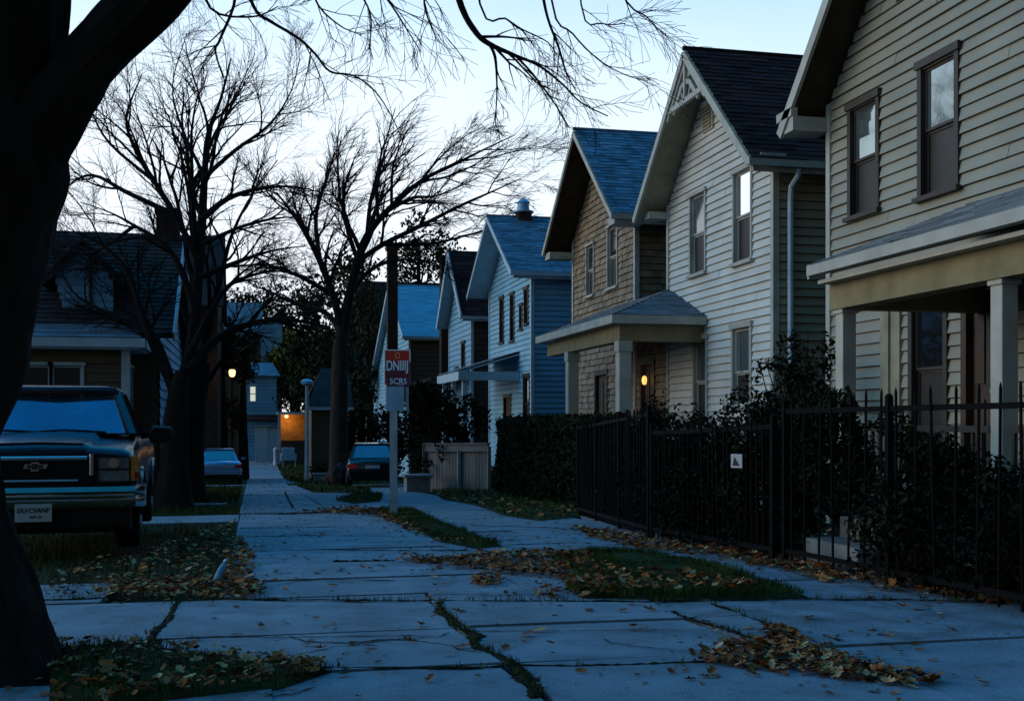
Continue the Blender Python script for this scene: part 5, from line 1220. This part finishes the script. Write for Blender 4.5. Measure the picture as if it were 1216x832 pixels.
# board fence
fa, fb = V((5.0, 33.4, 0)), V((6.35, 29.2, 0)); fa, fb = V((4.95, 33.2, 0)), V((6.45, 31.0, 0))
wf = thing('board_fence', 'weathered grey blue board fence with a cap rail left of the hedge', 'fence', at(5.7, 32))
D = (fb-fa); n = 20; wallb = MB()
for i in range(n):
    a = fa+D*(i/n); b = fa+D*((i+.93)/n); off = rnd(-.01, .01); zt = .36+rnd(-.02, .02)
    wallb.slab([(a.x, a.y+off, g(a.y)-.05), (b.x, b.y+off, g(b.y)-.05), (b.x, b.y+off, zt), (a.x, a.y+off, zt)], (.012, .02, 0))
wallb.build('boards', M['oldwood'], wf)
mb = MB(); mb.beam(fa+V((-.03, -.04, .42)), fb+V((-.03, -.04, .46)), .06, .2); mb.beam(fa+V((-.02, -.03, .54)), fb+V((-.02, -.03, .58)), .16, .04); mb.build('rail', M['oldwood'], wf)
for f in (0.0, .55, 1.0):
    q = fa+D*f; mb = MB(); mb.box(q.x-.06, q.x+.03, q.y-.12, q.y-.04, g(q.y)-.05, .5 if f != .55 else .38); mb.build('post', M['galv' if f == .55 else 'oldwood'], wf)

# ------------------------------------------------------------------ camera, sky, light
cam = bpy.data.cameras.new('camera'); co = bpy.data.objects.new('camera', cam); COL.objects.link(co)
co.location = (0, 0, EYE); co.rotation_euler = (R(90), 0, -YAW)
cam.sensor_width = 36; cam.lens = 36*FPX/1216; cam.shift_y = (HOR-416)/1216; cam.clip_end = 3000; cam.clip_start = .05
SC.camera = co
SUN_EL, SUN_AZ = R(3.0), R(-72)                        # azimuth from +Y towards +X
w = bpy.data.worlds.new('World'); SC.world = w; w.use_nodes = True
nt = w.node_tree; bg = nt.nodes['Background']
sky = nt.nodes.new('ShaderNodeTexSky'); sky.sky_type = 'NISHITA'; sky.sun_disc = False
sky.sun_elevation = SUN_EL; sky.sun_rotation = SUN_AZ; sky.altitude = 100; sky.air_density = 1.0; sky.dust_density = .6; sky.ozone_density = 3.0
NN, LL = nt.nodes, nt.links
tc = NN.new('ShaderNodeTexCoord'); sx = NN.new('ShaderNodeSeparateXYZ'); LL.new(tc.outputs['Generated'], sx.inputs[0])
cr = NN.new('ShaderNodeValToRGB'); LL.new(sx.outputs['Z'], cr.inputs['Fac'])       # dusk: pale at the horizon, deep blue overhead
STOPS = [(0.0, (.70, .68, .69)), (.09, (.70, .74, .80)), (.2, (.68, .75, .82)), (.29, (.60, .71, .82)), (.35, (.45, .62, .81)), (.46, (.08, .47, .86)), (.7, (.012, .35, .80)), (1.0, (.008, .31, .74))]
el = cr.color_ramp.elements
el[0].position, el[1].position = 0, 1
for k_, (p_, c_) in enumerate(STOPS):
    e_ = el[0] if k_ == 0 else el[-1] if k_ == len(STOPS)-1 else el.new(p_)
    e_.color = (*c_, 1)
dt = NN.new('ShaderNodeVectorMath'); dt.operation = 'DOT_PRODUCT'; LL.new(tc.outputs['Generated'], dt.inputs[0]); dt.inputs[1].default_value = (-.5, .866, 0)
mr = NN.new('ShaderNodeMapRange'); LL.new(dt.outputs['Value'], mr.inputs['Value']); mr.inputs['From Min'].default_value = -1; mr.inputs['From Max'].default_value = 1
c2 = NN.new('ShaderNodeValToRGB'); LL.new(mr.outputs['Result'], c2.inputs['Fac'])   # the afterglow is ahead; the sky behind is dim
e2 = c2.color_ramp.elements; e2[0].color = (.07, .052, .038, 1); e2[1].color = (1, 1, 1, 1); e2[1].position = .9
e_ = e2.new(.3); e_.color = (.2, .18, .16, 1); e_ = e2.new(.65); e_.color = (.72, .84, .9, 1)
nz = NN.new('ShaderNodeTexNoise'); LL.new(tc.outputs['Generated'], nz.inputs['Vector']); nz.inputs['Scale'].default_value = 3.5; nz.inputs['Detail'].default_value = 5
mn = NN.new('ShaderNodeMapRange'); LL.new(nz.outputs['Fac'], mn.inputs['Value']); mn.inputs['To Min'].default_value = .88; mn.inputs['To Max'].default_value = 1.1
m1 = NN.new('ShaderNodeMix'); m1.data_type = 'RGBA'; m1.blend_type = 'MULTIPLY'; m1.inputs['Factor'].default_value = 1; LL.new(cr.outputs['Color'], m1.inputs['A']); LL.new(c2.outputs['Color'], m1.inputs['B'])
vs_ = NN.new('ShaderNodeVectorMath'); vs_.operation = 'SCALE'; LL.new(m1.outputs['Result'], vs_.inputs[0]); LL.new(mn.outputs['Result'], vs_.inputs['Scale'])
sk = NN.new('ShaderNodeVectorMath'); sk.operation = 'MULTIPLY_ADD'; LL.new(sky.outputs['Color'], sk.inputs[0]); sk.inputs[1].default_value = (.008, .008, .008); LL.new(vs_.outputs['Vector'], sk.inputs[2])
LL.new(sk.outputs['Vector'], bg.inputs['Color']); bg.inputs['Strength'].default_value = 1.0
sl = bpy.data.lights.new('sun', 'SUN'); sl.energy = .55; sl.angle = R(40); sl.color = (1, .86, .64)
so = bpy.data.objects.new('sun', sl); COL.objects.link(so); so.location = (-20, 20, 30)
so.rotation_euler = V((sin(R(72))*cos(R(13)), -cos(R(72))*cos(R(13)), -sin(R(13)))).to_track_quat('-Z', 'Y').to_euler()
def bulb(p, e, c, r):
    l = bpy.data.lights.new('lamp_light', 'POINT'); l.energy = e*1.6; l.color = c; l.shadow_soft_size = r
    o = bpy.data.objects.new('lamp_light', l); COL.objects.link(o); o.location = p
bulb((-.86, 52.6, hz), 2.0, (1, .55, .2), .1)
bulb((2.75, 93.6, 1.2), 12.0, (1, .55, .18), .1)
bulb((8.3, 23.72, 2.1), .25, (1, .5, .15), .05)
vs = SC.view_settings; vs.view_transform = 'Standard'; vs.look = 'None'; vs.exposure = .6; vs.gamma = 1
SC.cycles.max_bounces = 6; SC.cycles.use_denoising = True
